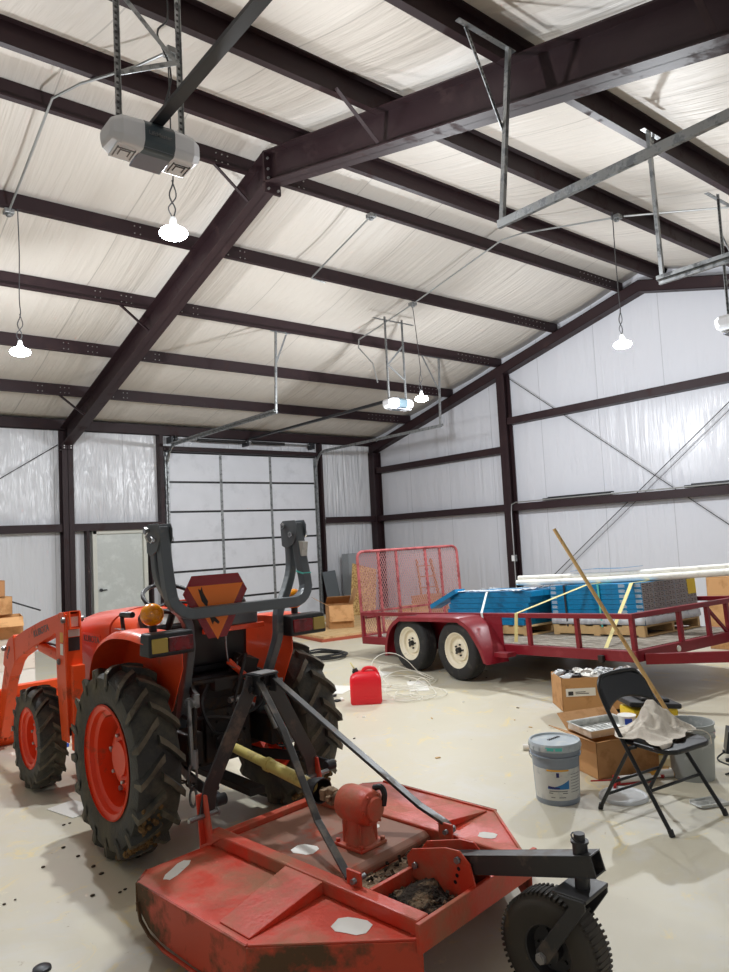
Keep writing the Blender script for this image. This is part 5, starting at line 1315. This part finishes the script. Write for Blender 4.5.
# ---------------- paint bucket with label
bk = thing('paint_bucket', 'grey lidded paint bucket with a blue and white paint label', 'bucket', (-7.875, -11.01, 0), rz=R(0))
m = MB(); m.lathe([(.001, .004), (.128, .004), (.132, .0), (.136, .012), (.147, .25), (.150, .285), (.158, .287), (.160, .297), (.152, .30), (.153, .318), (.160, .320), (.160, .332), (.150, .335), (.149, .36), (.001, .36)], n=56); m.build('bucket_body', 'bucket', bk)
m = MB(); m.lathe([(.153, .325), (.161, .33), (.163, .352), (.163, .366), (.158, .375), (.150, .375), (.146, .364), (.13, .362), (.001, .364)], n=56)
for q in range(20): a = q*2*math.pi/20; m.box((.163*math.cos(a), .163*math.sin(a), .345), (.006, .01, .022), rot=(0, 0, a))
ld_ = m.build('lid', 'lid', bk)
camang = math.atan2(-13.973+11.01, -11.746+7.875)
def curved(name, r0, r1, z0, z1, a0, a1, mt, par, off=.0012, n=20, top=None):
    m = MB(); A = []
    for i in range(n+1):
        a = a0+(a1-a0)*i/n; zz1 = z1 if top is None else top(i/n)
        ra = r0+(r1-r0)*0; f_ = lambda z: .136+(z-.012)/(.25-.012)*.011+off
        A.append([m.bm.verts.new((f_(z)*math.cos(a), f_(z)*math.sin(a), z)) for z in (z0, zz1)]+[m.bm.verts.new(((f_(z)-.004)*math.cos(a), (f_(z)-.004)*math.sin(a), z)) for z in (zz1, z0)])
    for a, b in zip(A, A[1:]):
        for k in range(4): m._f([a[k], a[(k+1) % 4], b[(k+1) % 4], b[k]], True)
    m._f(A[0]); m._f(A[-1][::-1]); return m.build(name, mt, par)
lb = curved('label', 0, 0, .035, .225, camang-1.25, camang+1.25, 'label', bk)
c0 = camang
curved('label_panel', 0, 0, .04, .222, c0-.42, c0+.52, 'label', lb, off=.0018)
curved('label_band', 0, 0, .214, .224, c0-.42, c0+.52, 'lorange', lb, off=.0026)
curved('label_swoosh', 0, 0, .105, .16, c0-.42, c0+.52, 'lblue', lb, off=.0024, top=lambda t: .155 - .045*math.sin((1-t)*math.pi/2) + .0 if False else .115+.045*(t)**2+.0)
curved('label_swoosh', 0, 0, .108, .13, c0-.40, c0+.1, 'lnavy', lb, off=.0028, top=lambda t: .124-.008*t)
curved('label_emblem', 0, 0, .178, .206, c0-.02, c0+.10, 'lnavy', lb, off=.0026)
for z_, a_, b_ in ((.090, -.36, .44), (.078, .22, .44), (.078, -.38, -.2), (.052, .05, .35), (.052, -.30, -.12)): curved('label_text', 0, 0, z_, z_+.005, c0+a_, c0+b_, 'inkgrey', lb, off=.0027)
for q in range(7): curved('label_text', 0, 0, .19-.018*q, .193-.018*q, c0+.62, c0+1.15, 'inkgrey', lb, off=.002)
m = MB(); a = c0-.05
for q in range(9): aa = a-.28+.56*q/8; m.box((.1645*math.cos(aa), .1645*math.sin(aa), .352), (.002, .013, .019), rot=(0, 0, aa))
m.build('teal_mark', 'teal', ld_)
m = MB()
for q in range(6): m.tube(smooth_path([(.03+.02*q-.05, .02, .3655), (.035+.02*q-.05, .045, .3655), (.045+.02*q-.05, .025, .3655)], 4), .0018, 5)
m.build('handwriting', 'ink', ld_)
m = MB(); a = c0+math.pi/2+.1; e1 = V((.163*math.cos(a), .163*math.sin(a), .30)); e2 = V((-.163*math.cos(a), -.163*math.sin(a), .30))
pts = [e1.lerp(e2, .5)+ (e1-e2)/2*math.cos(R(q*15)) + V((math.cos(a+math.pi/2)*.165, math.sin(a+math.pi/2)*.165, -.14))*math.sin(R(q*15)) for q in range(13)]
m.tube(pts, .003, 6); m.build('handle', 'galv', bk)
# second open bucket
b2 = thing('open_bucket', 'empty light grey open bucket standing behind the folding chair', 'bucket', (-6.93, -11.42, 0))
m = MB(); m.lathe([(.001, .003), (.128, .003), (.131, .0), (.134, .01), (.147, .27), (.156, .272), (.156, .282), (.149, .284), (.150, .305), (.158, .307), (.158, .318), (.151, .320), (.152, .355), (.158, .357), (.158, .368), (.150, .368), (.147, .36), (.143, .27), (.131, .012), (.001, .012)], n=56); m.build('bucket_body', 'bucket2', b2)
m = MB(); m.tube([V((.158*math.cos(a), .158*math.sin(a)-.0, .31-.10*math.sin(a-0.4))) for a in [.4+i*math.pi/14 for i in range(15)]], .003, 6); m.build('handle', 'galv', b2)

# ---------------- cardboard boxes
def cbox(name, lab, loc, rz, lx, ly, h, flaps=(30, 30, 30, 30), mt='card', open_=True, grp=None, fl=None, z0=0, tone='card'):
    t = thing(name, lab, 'box', loc, rz, group=grp); th = .006; m = MB()
    m.b2((-lx/2, -ly/2, 0), (lx/2, ly/2, th))
    m.b2((-lx/2, -ly/2, 0), (-lx/2+th, ly/2, h)); m.b2((lx/2-th, -ly/2, 0), (lx/2, ly/2, h)); m.b2((-lx/2, -ly/2, 0), (lx/2, -ly/2+th, h)); m.b2((-lx/2, ly/2-th, 0), (lx/2, ly/2, h))
    if not open_: m.b2((-lx/2, -ly/2, h-th), (lx/2, ly/2, h))
    m.build('box_body', mt, t, merge=False)
    if open_ and flaps:
        fw_ = min(lx, ly)*.48 if fl is None else fl
        for k, (sx, sy) in enumerate(((1, 0), (-1, 0), (0, 1), (0, -1))):
            if flaps[k] is None: continue
            a = R(flaps[k]); m = MB()
            if sx:
                p = [V((sx*lx/2, -ly/2+.004, h)), V((sx*lx/2, ly/2-.004, h))]; d = V((sx*math.cos(a), 0, math.sin(a)))*fw_
            else:
                p = [V((-lx/2+.004, sy*ly/2, h)), V((lx/2-.004, sy*ly/2, h))]; d = V((0, sy*math.cos(a), math.sin(a)))*fw_
            m.prism([p[0], p[1], p[1]+d, p[0]+d], (0, 0, .005)); m.build('flap', mt, t)
    return t
# box A on its low dark stand
e1 = V((.777, -.63, 0)).normalized(); an = math.atan2(e1.y, e1.x)
A0_ = V((-6.28, -9.97, .13)); ctr = A0_+e1*.33+V((-e1.y, e1.x, 0))*.18
st = thing('low_stand', 'low dark grey wheeled stand under the long cardboard box', 'stand', (ctr.x, ctr.y, 0), an)
m = MB(); m.b2((-.20, -.15, .03), (.22, .15, .088)); m.build('stand_body', 'darkmetal', st, bevel=.01)
for x in (-.02, .16): m = MB(); m.cyl((x, -.19, .044), (x, -.15, .044), .043, n=24); m.build('wheel', 'black', st, bevel=.006)
m = MB(); m.b2((-.20, -.16, 0), (-.14, .15, .035)); m.build('stand_foot', 'darkmetal', st)
bA = cbox('cardboard_box', 'long cardboard box with white label, full of plastic pieces, behind the chair', (ctr.x, ctr.y, .09), an, .76, .36, .29, flaps=None)
m = MB(); m.b2((-.345, -.1835, .13), (-.08, -.181, .20)); lbx = m.build('label', 'paper', bA)
m = MB()
for q in range(2): m.b2((-.26+.0*q, -.1845, .15+.014*q), (-.14-.03*q, -.1836, .156+.014*q))
m.b2((-.325, -.1845, .14), (-.28, -.1836, .175)); m.build('label_print', 'ink', lbx)
pk = 0
for q in range(16):
    x = -.31+.62*(q % 8)/7+rnd.uniform(-.02, .02); y = -.10+.2*(q//8)+rnd.uniform(-.03, .03); mt = ['rawplastic', 'paper', 'rawplastic', 'ink', 'rawplastic', 'paper', 'paper', 'rawplastic'][(q*3) % 8]
    p = thing('plastic_packet', '%s loose in the long cardboard box behind the chair' % {'rawplastic': 'clear plastic packet', 'paper': 'white paper packet', 'ink': 'small dark packet', 'wood': 'pale wooden piece'}[mt], 'packet', (0, 0, 0), group='packets in the long cardboard box (%s)' % {'rawplastic': 'clear', 'paper': 'white', 'ink': 'dark', 'wood': 'wooden'}[mt])
    p.location = bA.matrix_basis @ V((x, y, .275)); p.rotation_euler = (rnd.uniform(-.2, .2), rnd.uniform(-.3, .3), rnd.uniform(0, 3)); m = MB()
    m.sphere((0, 0, .014), .058, 8, 5, (1.2, .8, .36))
    for v in m.bm.verts: v.co += V((rnd.uniform(-.022, .022), rnd.uniform(-.016, .016), rnd.uniform(-.014, .016)))
    m.build('packet', mt, p)
# box B open with paint tray
e2 = V((.93, -.37, 0)).normalized(); an2 = math.atan2(e2.y, e2.x); nB = V((-e2.y, e2.x, 0)); cB = V((-7.41, -11.0, 0))+e2*.25+nB*.17
bB = cbox('cardboard_box', 'open cardboard box between the labelled bucket and the chair, a paint tray on top', (cB.x, cB.y, 0), an2, .50, .34, .245, flaps=(None, 22, 35, 20), fl=.17)
tp = thing('paint_tray', 'silver paint tray lying across the open cardboard box', 'paint tray', (cB.x-.02, cB.y+.06, .262), an2+R(4), rx=R(3))
m = MB(); W2, L2 = .13, .20
o_ = [(-L2, -W2), (L2, -W2), (L2, W2), (-L2, W2)]
m.b2((-L2, -W2, 0), (L2, W2, .004)); m.b2((-L2, -W2, 0), (L2, -W2+.006, .05)); m.b2((-L2, W2-.006, 0), (L2, W2, .05)); m.b2((-L2, -W2, 0), (-L2+.006, W2, .05)); m.b2((L2-.006, -W2, 0), (L2, W2, .05))
m.b2((-L2-.008, -W2-.008, .046), (L2+.008, -W2, .052)); m.b2((-L2-.008, W2, .046), (L2+.008, W2+.008, .052)); m.b2((-L2-.008, -W2, .046), (-L2, W2, .052)); m.b2((L2, -W2, .046), (L2+.008, W2, .052))
for q in range(8): m.b2((-.16+.04*q, -W2+.01, .004), (-.15+.04*q, W2-.01, .009))
m.build('tray', 'silver', tp, bevel=.003)
pc = thing('paint_tub', 'white and blue plastic tub standing beside the paint tray', 'tub', (-6.98, -10.98, .262)); m = MB(); m.lathe([(.001, 0), (.05, 0), (.062, .085), (.066, .09), (.058, .088), (.001, .088)], n=28); m.build('tub', 'paper', pc)
m = MB(); m.box((-.045, -.04, .05), (.05, .004, .05), rot=(0, 0, R(-45))); m.build('label', 'bluepl', pc)
# yellow and black tote behind, with wooden pole standing in it
tt = thing('storage_tote', 'yellow and black plastic tote partly hidden behind the chair and open bucket', 'tote', (-6.60, -10.93, 0), R(-35))
m = MB(); m.box((0, 0, .17), (.34, .24, .34), taper=(1.05, 1.05)); m.build('tote_body', 'toteyellow', tt, bevel=.02)
m = MB(); m.box((0.0, 0, .37), (.40, .28, .04), rot=(0, R(6), 0)); m.box((.02, 0, .40), (.22, .2, .03), rot=(0, R(6), 0)); m.build('tote_lid', 'black', tt, bevel=.012)
P_a = V((-6.708, -11.36, .012)); P_b = V((-7.075, -10.534, 1.718))
pl = thing('wooden_pole', 'long pale wooden pole leaning out from behind the black chair', 'pole', P_a)
m = MB(); m.tube([(0, 0, 0), (P_b-P_a)*.5, P_b-P_a], [.016, .015, .014], 12); m.build('pole', 'broom', pl)
# things under and around the chair
M['lidw'] = mat('white_lid', srgb(232, 236, 238), .35)
t = thing('bucket_lid', 'round white lid lying on the floor under the folding chair', 'lid', (-7.58, -11.29, 0)); m = MB(); m.lathe([(.001, .012), (.13, .012), (.135, .02), (.145, .02), (.15, .012), (.15, 0), (.001, 0)], n=48); m.build('lid', 'lidw', t)
t = thing('caulking_gun', 'red caulking gun with a white tube on the floor behind the chair legs', 'caulking gun', (-7.27, -11.22, .03), R(-32)); m = MB(); m.use('paper'); m.cyl((-.14, 0, .0), (.08, 0, 0), .024); m.cyl((.08, 0, 0), (.15, 0, 0), .008); m.build('caulk_tube', None, t); m = MB(); m.b2((-.15, -.028, -.028), (.08, .028, -.018)); m.cyl((-.34, 0, .01), (-.14, 0, .0), .005); m.beam((-.17, 0, 0), (-.22, -.1, -.01), .02, .02); m.box((-.16, 0, 0), (.03, .06, .05)); m.build('gun_frame', 'redpl', t, bevel=.003)
t = thing('sealant_tube', 'striped sealant tube lying behind the white lid', 'tube', (-7.06, -11.30, .026), R(-40)); m = MB(); m.use('lorange'); m.cyl((-.12, 0, 0), (.1, 0, 0), .025); m.use('paper'); m.cyl((-.06, 0, 0), (.04, 0, 0), .0255); m.cyl((.1, 0, 0), (.17, 0, 0), .008); m.build('tube', None, t)
t = thing('putty_knife', 'red handled scraper on the floor beyond the caulking gun', 'scraper', (-7.05, -11.28, .01), R(10)); m = MB(); m.use('redpl'); m.box((0, 0, .008), (.14, .03, .02)); m.use('silver'); m.b2((.07, -.035, .004), (.16, .035, .006)); m.build('knife', None, t, bevel=.003)
t = thing('wood_offcut', 'small light wood block on the floor right of the caulking gun', 'wood block', (-6.98, -11.22, 0), R(20)); m = MB(); m.box((0, 0, .01), (.16, .08, .02)); m.build('block', 'wood', t, bevel=.002)
t = thing('tray_liner', 'flat silver tray liner on the floor by the front foot of the chair', 'tray', (-7.33, -11.72, 0), R(-25)); m = MB(); m.prism([(x, y, .002) for x, y in rounded(.22, .13, .03)], (0, 0, .006)); m.b2((-.1, -.06, .006), (.1, -.05, .02)); m.b2((-.1, .05, .006), (.1, .06, .02)); m.box((.02, 0, .015), (.07, .05, .015)); m.build('liner', 'silver', t, bevel=.003)
t = thing('paint_roller', 'small white roller sleeve on the floor left of the labelled bucket', 'roller', (-7.30, -10.28, .022), R(-50)); t.location = (-7.17, -10.22, .022); m = MB(); m.cyl((-.045, 0, 0), (.045, 0, 0), .022, n=20); m.cyl((.045, 0, 0), (.065, 0, 0), .012); m.build('sleeve', 'paper', t, bevel=.002)
t = thing('work_light', 'dark corded work light at the right edge of the photo', 'work light', (-6.36, -11.44, 0), R(30)); m = MB(); m.box((0, 0, .12), (.18, .10, .16), rot=(R(10), 0, 0)); m.tube([(-.1, 0, .02), (-.1, 0, .22), (.1, 0, .22), (.1, 0, .02)], .009, 8); m.b2((-.12, -.07, 0), (-.09, .07, .02)); m.b2((.09, -.07, 0), (.12, .07, .02)); m.build('light_housing', 'darkmetal', t, bevel=.01); m = MB(); m.box((0, -.056, .12), (.14, .008, .12), rot=(R(10), 0, 0)); m.build('light_window', 'silver', t); m = MB(); m.tube(smooth_path([(0, .05, .05), (-.1, .12, .008), (-.3, .0, .008), (-.42, .1, .008)], 6), .006, 6); m.build('cord', 'cable', t)

# ---------------- red fuel can
fc = thing('fuel_can', 'bright red plastic fuel can standing on the floor beyond the tractor', 'fuel can', (-6.955, -7.93, 0), R(-38))
m = MB(); sec = [(.0, .155, .085, .03), (.02, .165, .095, .03), (.24, .165, .095, .03), (.27, .16, .09, .035), (.31, .13, .075, .04), (.33, .10, .05, .03)]; rg = []
for z, a, b, r in sec: rg.append([m.bm.verts.new((x, y, z)) for x, y in rounded(2*a, 2*b, r, 5)])
for a, b in zip(rg, rg[1:]):
    for k in range(len(a)): m._f([a[k], a[(k+1) % len(a)], b[(k+1) % len(a)], b[k]], True)
m._f(rg[0][::-1]); m._f(rg[-1]); m.build('can_body', 'can', fc)
m = MB(); m.sweep(smooth_path([(-.03, 0, .315), (-.01, 0, .35), (.04, 0, .362), (.10, 0, .35), (.14, 0, .28)], 4), .05, .034, (0, 1, 0)); m.build('handle', 'can', fc, bevel=.012)
m = MB(); m.cyl((-.09, 0, .27), (-.105, 0, .345), .036, .032, n=20); m.cyl((-.10, 0, .33), (-.108, 0, .36), .026); m.build('cap', 'black', fc, bevel=.003)
m = MB(); m.tube([(-.105, 0, .35), (-.15, .03, .42)], .008, 6); m.build('spout_stick', 'strap', fc)
m = MB(); m.b2((-.10, -.0965, .06), (.1, -.094, .08)); m.build('embossed_band', 'can', fc)
# loops of white cable
def coil(name, lab, c, pts, r, mt='wirewhite'):
    t = thing(name, lab, 'cable', c); m = MB(); m.tube(smooth_path(pts, 6), r, 6); m.build('cable', mt, t); return t
pts = []
for q in range(60):
    a = q*.55; rr = .20+.09*math.sin(q*.37); pts.append((rr*math.cos(a)+.12*math.sin(q*.11), rr*1.0*math.sin(a)+.1*math.cos(q*.2), .01+.14*max(0, math.sin(a*1.0+.4))*max(0, math.sin(q*.13))**1+.004*(q % 3)))
coil('cable_coil', 'tangled white cable loops on the floor just right of the fuel can', (-6.42, -8.05, .003), pts, .0045)
pts = []
for q in range(50):
    a = q*.5; rr = .33+.06*math.sin(q*.8); pts.append((rr*math.cos(a), rr*math.sin(a), .01+.30*max(0, math.sin(a))*max(0, math.sin(q*.1+.2))))
coil('cable_coil', 'springy white cable coil standing up behind the fuel can', (-5.98, -7.45, .003), pts, .0045)
pts = []
for q in range(44):
    a = q*.6; rr = .33+.05*math.sin(q*.7); pts.append((rr*math.cos(a), rr*math.sin(a), .014+.02*(q//11)+.01*math.sin(q)))
coil('hose_coil', 'dark hose coil on the floor right behind the tractor', (-5.55, -5.15, .003), pts, .014, 'darkmetal')
def slab(name, lab, cat, loc, rz, size, mt, rx=0, ry=0, group=None):
    t = thing(name, lab, cat, loc, rz, group=group); t.rotation_euler = (rx, ry, rz); m = MB(); m.box((0, 0, size[2]/2), size); m.build(name.split('_')[-1] if False else 'board', mt, t, bevel=.001); return t
slab('paper_sheet', 'white paper sheet on the floor to the left of the fuel can', 'paper', (-6.75, -7.15, .002), .5, (.42, .3, .003), 'paper')
slab('paper_sheet', 'white paper sheet on the floor to the right behind the fuel can', 'paper', (-6.05, -7.75, .002), .9, (.55, .22, .003), 'paper')
slab('paper_sheet', 'white paper sheet nearer the trailer behind the cable coil', 'paper', (-5.85, -6.75, .002), .2, (.3, .4, .003), 'paper')
slab('wood_offcut', 'long pale board on the floor between right tractor tyre and fuel can', 'board', (-7.05, -6.9, .0), R(35), (.9, .09, .02), 'ply')
slab('wood_offcut', 'short pale board lying left of the papers by the fuel can', 'board', (-6.9, -6.45, .0), R(20), (.6, .12, .02), 'ply')
slab('wood_offcut', 'thin board on the floor further back beside the hose coil', 'board', (-6.3, -6.0, .0), R(50), (.5, .06, .02), 'ply')
for q in range(9):
    p_ = thing('scrap_piece', 'small scrap on the floor left of the fuel can', 'scrap', (-7.16+rnd.uniform(-.22, .2), -7.45+rnd.uniform(-.3, .3), 0), rnd.uniform(0, 3), group='small scraps left of the fuel can'); m = MB(); m.box((0, 0, .012), (rnd.uniform(.05, .14), rnd.uniform(.03, .06), .02), rot=(0, rnd.uniform(-.2, .2), 0)); m.build('scrap', ['ink', 'paper', 'darkmetal', 'clothe' if False else 'wood'][q % 4], p_, bevel=.003)
# plywood sheets, carton, osb, cabinet by far wall
for i, (x, y, z, rz, sx_, sy_, mt, lab) in enumerate(((-3.45, -3.15, 0, 0, 2.1, 1.7, 'plyred', 'reddish bottom sheet of the low plywood pile on the floor'), (-3.42, -3.1, .045, 2, 2.1, 1.65, 'ply', 'pale plywood sheet on top of the low pile on the floor'), (-2.0, -1.55, 0, 12, 1.5, 1.0, 'ply', 'plywood sheet on the floor behind the pile, near the leaning board'), (-2.2, -1.9, .042, 12, 1.2, .5, 'wood', 'narrow pale board lying on the plywood behind the pile'))):
    slab('plywood_sheet', lab, 'plywood', (x, y, z), R(rz-8), (sx_, sy_, .04 if i != 0 else .045), mt)
cb = cbox('cardboard_box', 'open brown cardboard box standing on the plywood pile', (-3.55, -2.95, .086), R(-28), .46, .46, .42, flaps=(70, 30, 150, -72), fl=.30)
slab('osb_board', 'speckled strand board leaning against the grey cabinet', 'board', (-1.80, -1.45, .0), R(-14), (.62, .014, 1.22), 'osb', rx=R(-22), ry=R(16))
cab = thing('metal_cabinet', 'grey metal cabinet standing near the far corner column', 'cabinet', (-.94, -.36, 0)); m = MB(); m.b2((-.44, -.14, .0), (.42, .12, 1.38)); m.build('cabinet_body', 'cabinet', cab, bevel=.006)
m = MB(); m.b2((-.42, -.148, .72), (.40, -.141, 1.36)); m.build('door', 'cabinet', cab, bevel=.003); m = MB(); m.b2((-.42, -.148, .03), (.40, -.141, .70)); lo2 = m.build('door', 'cabinet', cab, bevel=.003); m = MB(); m.b2((-.38, -.165, .60), (-.30, -.149, .64)); m.build('handle', 'black', lo2)
slab('steel_sheet', 'dark grey metal panel leaning on the wall left of the cabinet', 'panel', (-1.72, -.42, 0), 0, (.36, .02, 1.02), 'cabinet2', rx=R(-10), ry=R(-4))
# stuff behind the ramp gate
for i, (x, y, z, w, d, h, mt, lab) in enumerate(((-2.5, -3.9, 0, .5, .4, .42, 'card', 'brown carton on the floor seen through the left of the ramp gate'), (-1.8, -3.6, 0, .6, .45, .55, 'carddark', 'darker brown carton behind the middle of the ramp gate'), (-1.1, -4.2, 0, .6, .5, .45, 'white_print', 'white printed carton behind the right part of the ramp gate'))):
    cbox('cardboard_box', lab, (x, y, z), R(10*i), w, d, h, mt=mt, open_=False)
t = thing('plastic_bundle', 'heap of crumpled clear plastic behind the ramp gate', 'plastic heap', (-1.9, -5.3, 0)); m = MB(); m.sphere((0, 0, .30), .62, 26, 14, (1.5, .7, .62))
for v in m.bm.verts: v.co += V((rnd.uniform(-.05, .05), rnd.uniform(-.05, .05), rnd.uniform(-.06, .06))); v.co.z = max(0, v.co.z)
m.build('plastic', 'wrap', t, smooth=True)
t = thing('aluminium_ladder', 'brown step ladder leaning behind the ramp gate', 'ladder', (-.75, -2.4, 0), R(-20)); m = MB()
for x in (-.22, .22): m.beam((x, -.35, 0), (x*.75, .05, 1.2), .03, .07)
for q in range(5): f_ = .12+.19*q; m.beam((-.21*(1-.12*f_), -.35+.4*f_, 1.2*f_), (.21*(1-.12*f_), -.35+.4*f_, 1.2*f_), .09, .02)
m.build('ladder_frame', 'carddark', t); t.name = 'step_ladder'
# boxes far right behind the trailer front
cbox('cardboard_box', 'brown carton stack piece at the right edge behind the trailer rail, lower one', (-1.55, -9.55, 0), R(5), .8, .8, .62, open_=False)
cbox('cardboard_box', 'brown carton at the right edge behind the trailer rail, topmost', (-1.55, -9.55, .62), R(2), .78, .76, .34, mt='card', open_=False)
# box stack at the far left
LBX = [(-9.80, -4.2, 0, .95, .8, .38, 'paper', 'white carton at floor level in the stack at the left edge'), (-9.80, -4.2, .38, .95, .8, .37, 'white_print', 'white printed carton second from the floor at the left edge')]
for x, y, z, w, d, h, mt, lab in LBX: cbox('cardboard_box', lab, (x, y, z), R(-6), w, d, h, mt=mt, open_=False)
cbox('cardboard_box', 'cream flapped open carton on top of the white cartons at the left edge', (-9.79, -4.25, .75), R(-10), .72, .6, .25, flaps=(None, None, None, -25), fl=.22)
cbox('cardboard_box', 'brown carton at the top of the stack at the left edge', (-9.80, -3.98, 1.005), R(4), .6, .3, .22, open_=False)
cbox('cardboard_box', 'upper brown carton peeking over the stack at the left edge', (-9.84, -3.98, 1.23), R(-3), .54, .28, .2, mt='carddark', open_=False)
t = thing('steel_rod', 'dark steel rod sticking out behind the cartons at the left edge', 'rod', (-9.33, -3.98, 1.10)); m = MB(); m.tube([(-.35, 0, .14), (.20, -.02, -.09)], .01, 8); m.build('rod', 'darkmetal', t)
# floor things near the tractor front
slab('paper_sheet', 'printed paper sheet on the floor beside the left rear tractor tyre', 'paper', (-10.20, -8.78, .002), .25, (.2, .32, .003), 'paper')
slab('plastic_scrap', 'small blue plastic scrap on the floor behind the left front tyre', 'scrap', (-9.78, -7.1, 0), .3, (.09, .06, .03), 'bluepl')
for q in range(18):
    x = rnd.choice([rnd.uniform(-10.45, -10.1), rnd.uniform(-10.9, -10.2)]); y = rnd.uniform(-10.25, -9.0)
    p_ = thing('mud_clod', 'small dried mud clod on the floor by the left rear tyre', 'mud clod', (x, y, 0), group='mud clods around the left rear tyre'); m = MB(); m.sphere((0, 0, .004), rnd.uniform(.005, .013), 7, 5, (1.3, 1, .5)); m.build('clod', 'soil', p_, smooth=True)
for q in range(34):
    x, y = rnd.uniform(-9.3, -4.6), rnd.uniform(-11.8, -6.2)
    if abs(x+9.6) < .95 and y > -12: continue
    p_ = thing('floor_crumb', 'tiny crumb of debris on the open concrete floor', 'crumb', (x, y, 0), rnd.uniform(0, 3), group='crumbs on the open floor'); m = MB(); m.box((0, 0, .004), (rnd.uniform(.01, .04), rnd.uniform(.008, .02), .007)); m.build('crumb', rnd.choice(['soil', 'paper', 'wood']), p_)
t = thing('drain_cap', 'small dark round cap on the floor at the bottom left', 'cap', (-10.89, -10.63, 0)); m = MB(); m.lathe([(.001, .014), (.03, .014), (.036, .01), (.038, 0), (.001, 0)], n=24); m.build('cap', 'darkmetal', t)
# mouth of light: weak world fill of the closed building
w = bpy.data.worlds.new('world'); S.world = w; w.use_nodes = True; w.node_tree.nodes['Background'].inputs[0].default_value = (.02, .02, .02, 1)
S.view_settings.exposure = 0.08
